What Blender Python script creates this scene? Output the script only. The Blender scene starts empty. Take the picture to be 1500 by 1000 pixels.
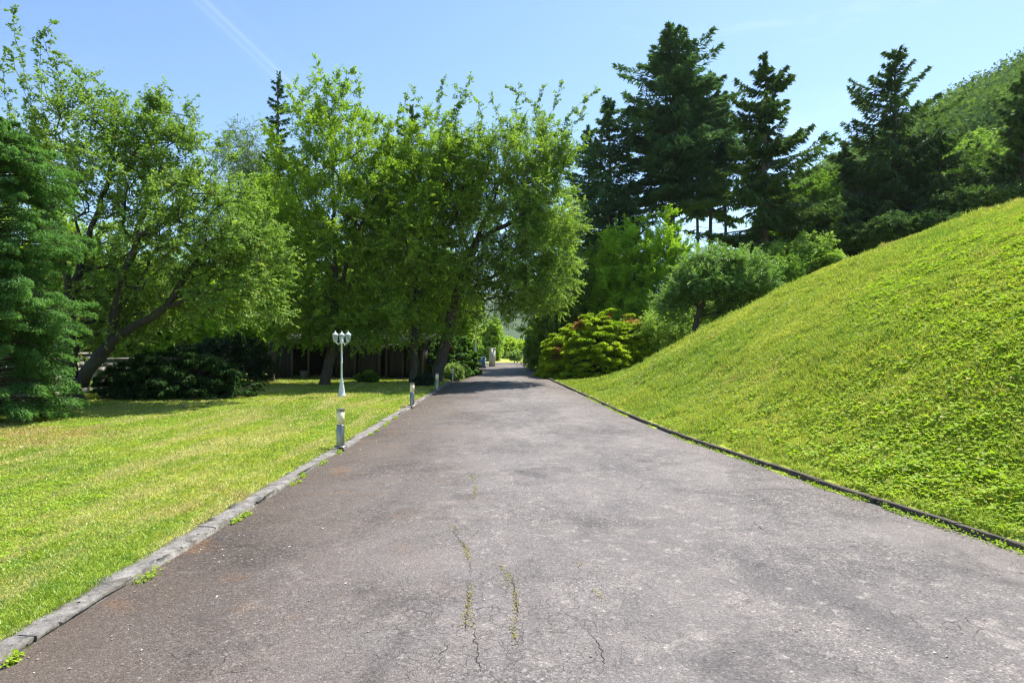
import bpy, math, random
import numpy as np
from mathutils import Vector
R = np.random.RandomState(7); random.seed(7)
sc = bpy.context.scene
COL = sc.collection
F = 917.0; CH = 1.6; HY = 505.0; CX = 750.0
def P(px, py, d): return np.array([(px-CX)/F*d, d, CH-(py-HY)/F*d])
def sm(a, b, x):
    t = np.clip((np.asarray(x, float)-a)/(b-a), 0, 1); return t*t*(3-2*t)
# ------------------------------------------------------------------ terrain
KY = [-12, 0, 4.81, 5.92, 7.34, 10.5, 14.2, 23.3, 32.6, 46, 60, 90]
KX = [5.9, 4.9, 3.93, 3.70, 3.44, 2.90, 2.56, 2.03, 1.45, 1.05, 1.2, 3.0]
def kerbx(Y): return np.interp(Y, KY, KX)
PU = [-1, 0, .3, 1, 1.8, 2.6, 4.5, 6.5, 8.5, 10.4, 12.4, 20, 30, 60]
PZ = [0, .03, .09, .38, .88, 1.46, 2.64, 3.68, 4.5, 5.16, 5.78, 7.8, 9.2, 10]
def noise2(x, y, s, seed=0):
    r = np.random.RandomState(seed); v = 0
    for k in range(7):
        a = r.uniform(0, 2*np.pi); f = s*r.uniform(.6, 1.9); p = r.uniform(0, 6.28)
        v = v+np.sin((x*np.cos(a)+y*np.sin(a))*f+p+1.3*np.sin((y*np.cos(a)-x*np.sin(a))*f*.7+p*2))
    return v/7
def H(X, Y):
    X = np.asarray(X, float); Y = np.asarray(Y, float)
    u = X-kerbx(Y)
    z = np.where(u > 0, np.interp(u, PU, PZ), 0)
    g = 1-.93*sm(17.5, 29, Y)
    z = z*g
    z = z+sm(.5, 3, u)*(.06*noise2(X, Y, .9, 3)+.035*noise2(X, Y, 2.6, 4))*sm(40, 30, Y)
    z = z+.05*sm(-2.6, -2.78, X)
    z = z+.03*noise2(X, Y, .5, 5)*sm(-3.2, -6, X)
    x0 = 18-6*sm(45, 110, Y)
    hill = .548*np.maximum(0, X-x0)*sm(30, 46, Y)*(1-sm(172, 330, Y)*.9)
    hill = hill/(1+(hill/170.)**4)**.25
    return np.maximum(z, hill)
# ------------------------------------------------------------------ mesh helpers
def mesh_obj(name, V, Q, mat, parent=None, loc=(0,0,0), rnd=None, smooth=False, tri=False):
    V = np.asarray(V, np.float64); loc = np.asarray(loc, float)
    W = V-loc
    me = bpy.data.meshes.new(name)
    Q = np.asarray(Q, np.int32); k = Q.shape[1]
    me.vertices.add(len(W)); me.vertices.foreach_set('co', W.astype(np.float32).ravel())
    me.loops.add(Q.size); me.loops.foreach_set('vertex_index', Q.ravel())
    me.polygons.add(len(Q)); me.polygons.foreach_set('loop_start', np.arange(0, Q.size, k, dtype=np.int32))
    me.polygons.foreach_set('loop_total', np.full(len(Q), k, np.int32))
    if smooth: me.polygons.foreach_set('use_smooth', np.ones(len(Q), bool))
    if rnd is not None:
        a = me.attributes.new('rnd', 'FLOAT', 'FACE'); a.data.foreach_set('value', np.asarray(rnd, np.float32))
    me.update(calc_edges=True)
    me.materials.append(mat)
    o = bpy.data.objects.new(name, me); COL.objects.link(o)
    if parent is not None: o.parent = parent
    else: o.location = loc
    return o
def empty(name, loc, label, cat, group=None, rz=0):
    o = bpy.data.objects.new(name, None); COL.objects.link(o); o.location = loc; o.rotation_euler = (0,0,rz)
    o.empty_display_size = .2
    o['label'] = label; o['category'] = cat
    if group: o['group'] = group
    return o
class MB:
    def __init__(s): s.v = []; s.q = []; s.n = 0
    def add(s, V, Q):
        s.v.append(np.asarray(V, float)); s.q.append(np.asarray(Q, int)+s.n); s.n += len(V)
    def box(s, c, h, rot=None, bev=0):
        x, y, z = h
        V = np.array([[a*x, b*y, e*z] for e in (-1, 1) for b in (-1, 1) for a in (-1, 1)], float)
        if rot is not None: V = V@np.asarray(rot).T
        s.add(V+np.asarray(c), [[0,2,3,1],[4,5,7,6],[0,1,5,4],[2,6,7,3],[0,4,6,2],[1,3,7,5]])
    def lathe(s, prof, c=(0,0,0), n=16):
        prof = np.asarray(prof, float); a = np.arange(n)*2*np.pi/n; c = np.asarray(c)
        V = np.array([[r*np.cos(t), r*np.sin(t), z] for r, z in prof for t in a])+c
        m = len(prof)
        Q = [[i*n+j, i*n+(j+1)%n, (i+1)*n+(j+1)%n, (i+1)*n+j] for i in range(m-1) for j in range(n)]
        s.add(V, Q)
    def tube(s, pts, rad, n=6, wob=0):
        pts = np.asarray(pts, float); m = len(pts)
        rad = np.broadcast_to(np.asarray(rad, float), (m,))
        T = np.gradient(pts, axis=0); T /= np.linalg.norm(T, axis=1)[:, None]+1e-9
        ref = np.array([0.,1.,0.]) if abs(T[0][2]) > .7 else np.array([0.,0.,1.])
        A = np.cross(T, ref); A /= np.linalg.norm(A, axis=1)[:, None]+1e-9
        B = np.cross(T, A)
        a = np.arange(n)*2*np.pi/n
        rr = rad[:, None]*np.ones(n)[None]
        if wob: rr = rr*(1+wob*(R.rand(m, n)-.5))
        V = pts[:, None]+rr[..., None]*(A[:, None]*np.cos(a)[None, :, None]+B[:, None]*np.sin(a)[None, :, None])
        i = np.arange(m-1)[:, None]*n; j = np.arange(n)[None]; j2 = (j+1) % n
        Q = np.stack([i+j, i+j2, i+n+j2, i+n+j], -1).reshape(-1, 4)
        s.add(V.reshape(-1, 3), Q)
    def build(s, name, mat, parent=None, loc=(0,0,0), smooth=False):
        return mesh_obj(name, np.concatenate(s.v), np.concatenate(s.q), mat, parent, loc, smooth=smooth)
def unit(v): return v/(np.linalg.norm(v, axis=-1, keepdims=True)+1e-9)
def leaves(c, d, nrm, L, Wd, fold=.15):
    """rhombic folded leaves: centre c, direction d, normal nrm"""
    d = unit(d); s = unit(np.cross(d, nrm)); n = np.cross(s, d)
    L = np.broadcast_to(L, (len(c),))[:, None]; Wd = np.broadcast_to(Wd, (len(c),))[:, None]
    b = c-d*L*.5; t = c+d*L*.5-n*L*.12
    l = c+s*Wd*.5+n*Wd*fold-d*L*.05; r = c-s*Wd*.5+n*Wd*fold-d*L*.05
    V = np.stack([b, l, t, r], 1).reshape(-1, 3)
    Q = np.arange(len(V)).reshape(-1, 4)
    return V, Q
# ------------------------------------------------------------------ materials
class NT:
    def __init__(s, name):
        s.m = bpy.data.materials.new(name); s.m.use_nodes = True; s.t = s.m.node_tree; s.t.nodes.clear()
        s.out = s.n('ShaderNodeOutputMaterial')
    def n(s, ty, inp=None, **kw):
        x = s.t.nodes.new(ty)
        for k, v in kw.items(): setattr(x, k, v)
        for k, v in (inp or {}).items():
            i = x.inputs[k]
            if isinstance(v, bpy.types.NodeSocket): s.t.links.new(v, i)
            else: i.default_value = v
        return x
    def co(s): return s.n('ShaderNodeNewGeometry').outputs['Position']
    def noise(s, vec, scale, det=4, rough=.55, dist=0):
        return s.n('ShaderNodeTexNoise', {'Vector': vec, 'Scale': scale, 'Detail': det, 'Roughness': rough, 'Distortion': dist}).outputs['Fac']
    def ramp(s, f, stops):
        x = s.n('ShaderNodeValToRGB', {'Fac': f}); e = x.color_ramp.elements
        while len(e) < len(stops): e.new(.5)
        for a, (p, c) in zip(e, stops):
            a.position = p; a.color = (c, c, c, 1) if isinstance(c, (int, float)) else (*c, 1)
        return x.outputs['Color']
    def mix(s, f, a, b, mode='MIX'):
        x = s.n('ShaderNodeMix', data_type='RGBA', blend_type=mode)
        for i, v in ((0, f), (6, a), (7, b)):
            if isinstance(v, bpy.types.NodeSocket): s.t.links.new(v, x.inputs[i])
            elif i == 0: x.inputs[0].default_value = v
            else: x.inputs[i].default_value = (*v, 1) if not isinstance(v, (int, float)) else (v, v, v, 1)
        return x.outputs[2]
    def math(s, op, a, b=0, clamp=False):
        x = s.n('ShaderNodeMath', operation=op, use_clamp=clamp)
        for i, v in ((0, a), (1, b)):
            if isinstance(v, bpy.types.NodeSocket): s.t.links.new(v, x.inputs[i])
            else: x.inputs[i].default_value = v
        return x.outputs[0]
    def bump(s, h, strength, dist):
        return s.n('ShaderNodeBump', {'Height': h, 'Strength': strength, 'Distance': dist}).outputs['Normal']
    def pbr(s, color, rough=.7, normal=None, **kw):
        d = {'Base Color': color if isinstance(color, bpy.types.NodeSocket) else (*color, 1), 'Roughness': rough}
        if normal is not None: d['Normal'] = normal
        d.update(kw)
        b = s.n('ShaderNodeBsdfPrincipled', d)
        s.t.links.new(b.outputs[0], s.out.inputs['Surface']); return s.m
def leaf_mat(name, a, b, c=None, trans=.45, gloss=.018, grough=.6, ns=.6, tcol=(1.15, 1.25, .55), cth=.93):
    """a..b leaf colours mixed per leaf; c = rare odd leaves"""
    t = NT(name)
    r = t.n('ShaderNodeAttribute', attribute_name='rnd').outputs['Fac']
    nz = t.noise(t.co(), ns, 3)
    f = t.math('ADD', t.math('MULTIPLY', r, .6), t.math('MULTIPLY', t.math('SUBTRACT', nz, .32), 1.1), True)
    col = t.mix(f, a, b)
    if c is not None: col = t.mix(t.math('GREATER_THAN', r, cth), col, c)
    tc = t.mix(1.0, col, tcol, 'MULTIPLY')
    df = t.n('ShaderNodeBsdfDiffuse', {'Color': col}).outputs[0]
    tr = t.n('ShaderNodeBsdfTranslucent', {'Color': tc}).outputs[0]
    gl = t.n('ShaderNodeBsdfGlossy', {'Color': (.9, .95, 1, 1), 'Roughness': grough}).outputs[0]
    m1 = t.n('ShaderNodeMixShader', {0: trans, 1: df, 2: tr}).outputs[0]
    m2 = t.n('ShaderNodeMixShader', {0: gloss, 1: m1, 2: gl}).outputs[0]
    t.t.links.new(m2, t.out.inputs['Surface']); return t.m
def bark_mat(name, a, b, sc_=6):
    t = NT(name); co = t.co()
    mp = t.n('ShaderNodeMapping', {'Vector': co, 'Scale': (1, 1, .25)}).outputs[0]
    n = t.noise(mp, sc_*3, 6, .7); n2 = t.noise(co, 1.5, 3)
    col = t.mix(t.ramp(n, [(.3, 0.), (.7, 1.)]), a, b)
    col = t.mix(t.ramp(n2, [(.55, 0.), (.75, .5)]), col, (.10, .12, .05))
    return t.pbr(col, .9, t.bump(n, .9, .03))
M_BARK = bark_mat('bark_grey_brown', (.035, .028, .02), (.13, .105, .08))
M_BARK3 = bark_mat('bark_dark', (.02, .017, .014), (.075, .062, .05))
M_BARK2 = bark_mat('bark_conifer', (.05, .04, .032), (.16, .13, .105))
LF_OLD = leaf_mat('leaf_old_tree', (.09, .19, .04), (.33, .45, .10), (.42, .30, .08), trans=.42, cth=.965)
LF_A = leaf_mat('leaf_fresh_green', (.13, .26, .028), (.40, .53, .06), (.46, .50, .10), trans=.44, cth=.95)
LF_B = leaf_mat('leaf_green_mid', (.12, .24, .04), (.37, .49, .09), (.50, .54, .20), trans=.44, cth=.94)
LF_PALE = leaf_mat('leaf_pale_variegated', (.16, .28, .06), (.38, .50, .14), (.6, .64, .40), trans=.42, cth=.85)
LF_BRIGHT = leaf_mat('leaf_bright', (.24, .43, .03), (.50, .66, .05), None, trans=.44)
LF_MAPLE = leaf_mat('leaf_lime', (.28, .42, .04), (.48, .58, .08), None, trans=.44)
LF_SILVER = leaf_mat('leaf_silvery', (.10, .22, .045), (.27, .40, .12), (.50, .58, .40), trans=.42, cth=.9)
LF_DARK = leaf_mat('leaf_dark_glossy', (.02, .045, .014), (.045, .085, .024), None, trans=.25, gloss=.03)
LF_BIRCH = leaf_mat('leaf_birch', (.13, .20, .09), (.22, .31, .14), None, trans=.4)
LF_SHRUB = leaf_mat('leaf_shrub', (.07, .16, .02), (.24, .38, .05), None, trans=.42)
ND_YEW = leaf_mat('needle_yew', (.045, .125, .038), (.15, .30, .07), (.45, .25, .06), trans=.42, gloss=.01, ns=1.1, cth=.985)
ND_FIR = leaf_mat('needle_fir', (.045, .11, .052), (.135, .235, .105), None, trans=.3, gloss=.012, ns=.35)
ND_SPR = leaf_mat('needle_spruce', (.045, .10, .032), (.125, .20, .055), (.20, .17, .09), trans=.3, gloss=.01, ns=.35, cth=.97)
ND_GOLD = leaf_mat('needle_golden', (.13, .33, .016), (.58, .62, .03), None, trans=.42, gloss=.01, ns=.9)
ND_RUST = leaf_mat('needle_rust', (.40, .15, .05), (.55, .30, .10), None, trans=.2)
ND_JUN = leaf_mat('needle_juniper', (.03, .075, .02), (.075, .15, .04), (.22, .18, .06), trans=.25, gloss=.01, cth=.985)
LF_WOOD = leaf_mat('leaf_wood', (.04, .095, .035), (.25, .36, .085), None, trans=.25, gloss=.005, ns=.1)
def simple(name, col, rough=.6, metal=0, var=.15, sc_=8, bump=.0):
    t = NT(name); n = t.noise(t.co(), sc_, 5)
    c = t.mix(n, tuple(x*(1-var) for x in col), tuple(min(1, x*(1+var)) for x in col))
    return t.pbr(c, rough, t.bump(n, bump, .01) if bump else None, Metallic=metal)
# grass blades / ground share one position-driven colour
def lawn_color(t, co):
    n1 = t.noise(co, .35, 5, .6); n2 = t.noise(co, 1.6, 5, .65); n3 = t.noise(co, 7, 4, .6)
    c = t.mix(t.ramp(n1, [(.35, 0.), (.65, 1.)]), (.27, .39, .04), (.46, .51, .07))
    c = t.mix(t.ramp(n2, [(.52, 0.), (.72, .6)]), c, (.50, .48, .12))
    c = t.mix(t.ramp(n3, [(.5, 0.), (.7, .7)]), c, (.15, .29, .03))
    mw = t.n('ShaderNodeMapping', {'Vector': co, 'Rotation': (0, 0, .5), 'Scale': (1.6, .22, 1.)}).outputs[0]
    c = t.mix(t.math('MULTIPLY', t.ramp(t.noise(mw, 1.3, 4, .6), [(.46, 0.), (.6, .7)]), t.math('LESS_THAN', t.n('ShaderNodeSeparateXYZ', {0: co}).outputs[0], 1.)), c, (.54, .50, .22))
    c = t.mix(t.ramp(t.noise(co, .55, 3, .5, .5), [(.62, 0.), (.72, .6)]), c, (.48, .36, .18))
    dp = t.n('ShaderNodeVectorMath', {0: co, 1: (-8.3, 10.4, 0)}, operation='DISTANCE').outputs['Value']
    dp = t.math('ADD', dp, t.math('MULTIPLY', n2, -2.2))
    c = t.mix(t.ramp(dp, [(.0, .5), (.45, 0.)]), c, (.52, .36, .18))
    return c
def grass_mat():
    t = NT('grass_blades'); co = t.co(); c = lawn_color(t, co)
    r = t.n('ShaderNodeAttribute', attribute_name='rnd').outputs['Fac']
    c = t.mix(1.0, c, t.ramp(r, [(0., (.62, .75, .55)), (.5, (1., 1.05, .8)), (.9, (1.35, 1.2, 1.)), (1., (1.8, 1.4, 1.5))]), 'MULTIPLY')
    df = t.n('ShaderNodeBsdfDiffuse', {'Color': c}).outputs[0]
    tr = t.n('ShaderNodeBsdfTranslucent', {'Color': c}).outputs[0]
    gl = t.n('ShaderNodeBsdfGlossy', {'Color': (1, 1, .95, 1), 'Roughness': .5}).outputs[0]
    m = t.n('ShaderNodeMixShader', {0: .4, 1: df, 2: tr}).outputs[0]
    m = t.n('ShaderNodeMixShader', {0: .04, 1: m, 2: gl}).outputs[0]
    t.t.links.new(m, t.out.inputs['Surface']); return t.m
def ground_mat():
    t = NT('lawn_ground'); co = t.co(); c = lawn_color(t, co)
    n = t.noise(co, 40, 6, .7)
    c = t.mix(1.0, c, t.ramp(n, [(.3, .5), (.7, 1.25)]), 'MULTIPLY')
    return t.pbr(c, 1., t.bump(n, .8, .03), **{'Specular IOR Level': .1})
M_GRASS = grass_mat(); M_GROUND = ground_mat()
M_CLOVER = leaf_mat('clover', (.22, .36, .03), (.42, .53, .05), (.5, .47, .15), trans=.4, gloss=.01, ns=2)
def asphalt_mat():
    t = NT('asphalt'); co = t.co()
    big = t.noise(co, .42, 5, .6, .4); mid = t.noise(co, 2.1, 6, .68, .6); fine = t.noise(co, 55, 4, .7)
    mm = t.n('ShaderNodeMapping', {'Vector': co, 'Scale': (1, .35, 1)}).outputs[0]
    st = t.noise(mm, 1.1, 5, .6)
    c = t.mix(t.ramp(big, [(.35, 0.), (.62, 1.)]), (.13, .116, .111), (.195, .173, .163))
    c = t.mix(t.ramp(mid, [(.42, 0.), (.7, .8)]), c, (.225, .195, .18))
    c = t.mix(t.ramp(t.noise(co, 5.5, 6, .7), [(.56, 0.), (.64, .75)]), c, (.27, .235, .21))
    c = t.mix(t.ramp(st, [(.5, 0.), (.68, .6)]), c, (.085, .077, .078))
    lv = t.n('ShaderNodeTexVoronoi', {'Vector': t.n('ShaderNodeVectorMath', {0: co, 1: t.n('ShaderNodeVectorMath', {0: t.n('ShaderNodeTexNoise', {'Vector': co, 'Scale': 12., 'Detail': 3.}).outputs['Color'], 1: (.12, .12, 0)}, operation='MULTIPLY').outputs[0]}, operation='ADD').outputs[0], 'Scale': 9., 'Randomness': 1.})
    lm = t.math('MULTIPLY', t.ramp(lv.outputs['Distance'], [(.16, .6), (.30, 0.)]), t.ramp(t.n('ShaderNodeSeparateColor', {0: lv.outputs['Color']}).outputs[1], [(.62, 0.), (.75, 1.)]))
    c = t.mix(lm, c, (.30, .27, .245))
    dk = t.ramp(t.noise(co, 1.05, 6, .72, .8), [(.53, 0.), (.66, .65)])
    c = t.mix(dk, c, (.07, .064, .064))
    # brown organic film towards the left edge and some moss
    sx = t.n('ShaderNodeSeparateXYZ', {0: co})
    le = t.math('ADD', sx.outputs[0], t.math('MULTIPLY', mid, -1.8))
    lf = t.ramp(t.math('DIVIDE', t.math('ADD', le, 3.3), 2.6), [(.0, 1.), (.9, 0.)])
    c = t.mix(t.math('MULTIPLY', lf, .85), c, (.088, .064, .046))
    rz = t.math('SUBTRACT', sx.outputs[0], t.math('MULTIPLY', sx.outputs[1], -.14))
    rf = t.ramp(t.math('DIVIDE', t.math('SUBTRACT', rz, 3.3), 1.8), [(.2, 0.), (.8, .55)])
    c = t.mix(rf, c, (.14, .11, .09))
    rust = t.ramp(t.noise(co, 1.7, 4, .6), [(.58, 0.), (.74, .45)])
    c = t.mix(t.math('MULTIPLY', rust, lf), c, (.26, .12, .03))
    # aggregate
    v = t.n('ShaderNodeTexVoronoi', {'Vector': co, 'Scale': 105., 'Randomness': 1.})
    ag = t.ramp(t.n('ShaderNodeSeparateColor', {0: v.outputs['Color']}).outputs[0], [(0., .5), (.5, .95), (.9, 1.1), (.94, 1.5), (1., 2.1)])
    agm = t.ramp(t.noise(co, .7, 4, .6), [(.46, .55), (.6, 1.)])
    c = t.mix(agm, c, t.mix(1.0, c, ag, 'MULTIPLY'))
    vb = t.n('ShaderNodeTexVoronoi', {'Vector': co, 'Scale': 48., 'Randomness': 1.})
    agb = t.ramp(t.n('ShaderNodeSeparateColor', {0: vb.outputs['Color']}).outputs[0], [(0., .6), (.6, 1.), (.82, 1.1), (.9, 1.6)])
    edge = t.ramp(vb.outputs['Distance'], [(.35, 1.), (.6, .55)])
    gm = t.ramp(t.noise(co, .5, 4, .6, .3), [(.5, 0.), (.62, .85)])
    c = t.mix(gm, c, t.mix(1.0, c, t.mix(1.0, agb, edge, 'MULTIPLY'), 'MULTIPLY'))
    c = t.mix(.7, c, t.mix(1.0, c, t.ramp(fine, [(.3, .6), (.7, 1.4)]), 'MULTIPLY'))
    v2 = t.n('ShaderNodeTexVoronoi', {'Vector': co, 'Scale': 24., 'Randomness': 1.})
    pit = t.ramp(v2.outputs['Distance'], [(.08, .45), (.17, 1.)])
    pm = t.ramp(t.noise(co, 3.3, 4), [(.48, 0.), (.6, 1.)])
    c = t.mix(pm, c, t.mix(1.0, c, pit, 'MULTIPLY'))
    # cracks
    wv = t.n('ShaderNodeVectorMath', {0: co, 1: t.n('ShaderNodeVectorMath', {0: t.n('ShaderNodeTexNoise', {'Vector': co, 'Scale': 3., 'Detail': 5.}).outputs['Color'], 1: (.45, .45, .45)}, operation='MULTIPLY').outputs[0]}, operation='ADD').outputs[0]
    ck = t.n('ShaderNodeTexVoronoi', {'Vector': wv, 'Scale': 1.15}, feature='DISTANCE_TO_EDGE').outputs[0]
    cm = t.ramp(t.noise(co, .8, 3), [(.55, 0.), (.68, .8)])
    ckl = t.math('MULTIPLY', t.ramp(ck, [(.0, 1.), (.008, 0.)]), cm)
    ck2 = t.n('ShaderNodeTexVoronoi', {'Vector': wv, 'Scale': 6.}, feature='DISTANCE_TO_EDGE').outputs[0]
    cm2 = t.ramp(t.noise(co, 1.3, 3, .5, .3), [(.56, 0.), (.66, .8)])
    ckl2 = t.math('MULTIPLY', t.ramp(ck2, [(.0, .9), (.022, 0.)]), cm2)
    dc = t.n('ShaderNodeVectorMath', {0: co, 1: (-.15, 3.5, 0)}, operation='DISTANCE').outputs['Value']
    ck3 = t.n('ShaderNodeTexVoronoi', {'Vector': wv, 'Scale': 7.5}, feature='DISTANCE_TO_EDGE').outputs[0]
    ckl3 = t.math('MULTIPLY', t.ramp(ck3, [(.0, .55), (.02, 0.)]), t.ramp(t.math('ADD', t.math('MULTIPLY', dc, .5), t.math('MULTIPLY', mid, .5)), [(.5, .8), (.95, 0.)]))
    cr = t.math('MAXIMUM', t.math('MAXIMUM', ckl, ckl2), ckl3)
    c = t.mix(cr, c, (.035, .03, .028))
    h = t.math('ADD', t.math('MULTIPLY', v.outputs['Distance'], -.6), t.math('MULTIPLY', fine, .6))
    h = t.math('SUBTRACT', h, t.math('MULTIPLY', cr, 1.2))
    return t.pbr(c, .82, t.bump(h, .75, .012), **{'Specular IOR Level': .35})
M_ASPH = asphalt_mat()
def concrete_mat(name, a, b, dark):
    t = NT(name); co = t.co(); n = t.noise(co, 12, 8, .75, .5); n2 = t.noise(co, 3.5, 6, .7, .8); f = t.noise(co, 70, 3)
    c = t.mix(t.ramp(n, [(.35, 0.), (.65, 1.)]), a, b)
    c = t.mix(t.ramp(n2, [(.5, 0.), (.6, .75)]), c, dark)
    vv = t.n('ShaderNodeTexVoronoi', {'Vector': co, 'Scale': 14.}).outputs['Distance']
    pt = t.math('MULTIPLY', t.ramp(vv, [(.1, 1.), (.2, 0.)]), t.ramp(t.noise(co, 4, 3), [(.5, 0.), (.6, 1.)]))
    c = t.mix(pt, c, (.03, .026, .022))
    c = t.mix(1.0, c, t.ramp(f, [(.3, .75), (.7, 1.2)]), 'MULTIPLY')
    h = t.math('SUBTRACT', t.math('ADD', n, t.math('MULTIPLY', f, .3)), pt)
    return t.pbr(c, .9, t.bump(h, .9, .02))
M_KERB = concrete_mat('weathered_concrete', (.11, .10, .09), (.30, .28, .255), (.085, .072, .052))
M_KERB2 = concrete_mat('dark_kerb', (.06, .045, .033), (.13, .105, .08), (.06, .05, .035))
M_BLOCK = concrete_mat('concrete_block', (.24, .22, .19), (.38, .35, .30), (.14, .13, .10))
M_MORTAR = simple('mortar', (.09, .085, .075), .95)
M_STEEL = simple('brushed_steel', (.30, .29, .27), .32, .85, .05)
M_LAMPGL = NT('lamp_plastic').pbr((.86, .76, .50), .5, **{'Specular IOR Level': .25})
M_WHITE = simple('white_paint', (.60, .66, .70), .45, 0, .08, 12)
M_GLASS = NT('lantern_glass').pbr((.75, .82, .85), .08, **{'Transmission Weight': .75, 'IOR': 1.3})
def wood_mat(name, a, b):
    t = NT(name); co = t.co()
    mp = t.n('ShaderNodeMapping', {'Vector': co, 'Scale': (1, 1, .06)}).outputs[0]
    n = t.noise(mp, 14, 5, .7)
    return t.pbr(t.mix(n, a, b), .85, t.bump(n, .5, .01))
M_WOODD = wood_mat('dark_boards', (.022, .019, .018), (.055, .05, .047))
M_WOODL = wood_mat('grey_timber', (.045, .038, .032), (.095, .082, .07))
M_ROOF = simple('roof_sheet', (.022, .022, .022), .95, 0, .4, 3)
M_POST = simple('gate_post_paint', (.74, .74, .71), .7, 0, .15, 5)
M_BLUE = simple('blue_plastic', (.10, .20, .42), .5, 0, .1)
M_BLUEP = simple('blue_paint', (.03, .12, .50), .5)
M_METAL = simple('galvanised', (.45, .47, .48), .5, .5)
M_DARKMET = simple('dark_metal', (.03, .03, .032), .5, .3)
# ------------------------------------------------------------------ ground
def axis(segs):
    out = []
    for a, b, s in segs: out.append(np.arange(a, b, s))
    return np.concatenate(out)
gx = axis([(-1600, -200, 100), (-200, -60, 20), (-60, -20, 2.5), (-20, 26, .2), (26, 60, 1.5), (60, 200, 5), (200, 950, 100)])
gy = axis([(-60, -8, 6), (-8, 44, .25), (44, 100, 2), (100, 340, 6), (340, 1080, 60)])
X, Y = np.meshgrid(gx, gy); Z = H(X, Y)
inroad = (X > -2.55) & (X < kerbx(Y)+.02) & (Y < 54)
Z = np.where(inroad, -.03, Z)
n0, n1 = X.shape
idx = np.arange(n0*n1).reshape(n0, n1)
Q = np.stack([idx[:-1,:-1], idx[:-1,1:], idx[1:,1:], idx[1:,:-1]], -1).reshape(-1, 4)
g = mesh_obj('lawn', np.stack([X, Y, Z], -1).reshape(-1, 3), Q, M_GROUND, smooth=True); g['kind'] = 'structure'
# driveway
ys = np.arange(-8, 51, .3)
ts = np.linspace(0, 1, 26)
lx = np.where(ys < 44, -2.56, -2.56-sm(50, 90, ys)*1.0)
rx = kerbx(ys)+.01
X = lx[:, None]+(rx-lx)[:, None]*ts; Y = ys[:, None]+0*ts
Z = .006+.05*np.sin(np.pi*ts)[None]**.8*.6+.012*noise2(X, Y, 1.2, 9)+0*Y
Z += np.where(Y > 60, .05, 0)
idx = np.arange(X.size).reshape(X.shape)
Q = np.stack([idx[:-1,:-1], idx[:-1,1:], idx[1:,1:], idx[1:,:-1]], -1).reshape(-1, 4)
def roadz(x, y):
    l = -2.56; t_ = np.clip((x-l)/(kerbx(y)+.01-l), 0, 1)
    return .006+.03*np.sin(np.pi*t_)**.8+.012*noise2(x, y, 1.2, 9)
o = mesh_obj('driveway', np.stack([X, Y, Z], -1).reshape(-1, 3), Q, M_ASPH, smooth=True); o['kind'] = 'structure'
sx_ = np.linspace(-30, 30, 61); sy_ = np.linspace(50.2, 54.6, 5); X, Y = np.meshgrid(sx_, sy_); idx = np.arange(X.size).reshape(X.shape)
o = mesh_obj('street', np.stack([X, Y, .06+0*X], -1).reshape(-1, 3), np.stack([idx[:-1,:-1], idx[:-1,1:], idx[1:,1:], idx[1:,:-1]], -1).reshape(-1, 4), M_ASPH); o['kind'] = 'structure'
# kerbs: a run of worn blocks
def kerb(name, mat, cx_fn, w, ztop, blk, y0, y1, jit, irr):
    mb = MB(); y = y0
    while y < y1:
        L = blk*random.uniform(.8, 1.15); m = max(3, int(L/.07)) if y < 12 else max(3, int(L/.3))
        yy = np.linspace(y+.004, y+L-.004, m); dx = random.uniform(-jit, jit); dz = random.uniform(-jit, jit)*.6
        k = 9; prof = np.array([(-.5, -.12), (-.5, .0), (-.5, .8), (-.46, .98), (0, 1.02), (.40, 1), (.455, .9), (.5, .1), (.54, -.12)])
        V = []
        for q in yy:
            c = cx_fn(q)+dx
            nz = [noise2(q*9+i*3.1, i*2.7+y0, 1, 4) for i in range(k)]
            n2 = [noise2(q*2.3+i*1.1, i*1.7, 1, 6) for i in range(k)]
            for i, (a, b) in enumerate(prof):
                V.append((c+a*w+irr*(nz[i]*.5+n2[i]), q, max(-.06, b*ztop+dz*(b > .1)+irr*.5*nz[(i+3) % k]*(b > .1))))
        V = np.array(V); id_ = np.arange(len(V)).reshape(m, k)
        Qd = np.stack([id_[:-1,:-1], id_[:-1,1:], id_[1:,1:], id_[1:,:-1]], -1).reshape(-1, 4)
        mb.add(V, Qd)
        for e in (0, m-1):
            r_ = id_[e]; mb.q.append(np.array([[r_[0], r_[1], r_[7], r_[8]], [r_[1], r_[2], r_[6], r_[7]], [r_[2], r_[3], r_[5], r_[6]]])+mb.n-len(V))
        y += L
    o = mb.build(name, mat, smooth=True); o['kind'] = 'structure'
kerb('left_kerb', M_KERB, lambda q: -2.64+.015*math.sin(q*1.3), .18, .042, 2.1, -4, 44, .007, .034)
kerb('right_kerb', M_KERB2, lambda q: float(kerbx(q))+.04, .062, .065, 1.0, -4, 44, .008, .008)
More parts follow.
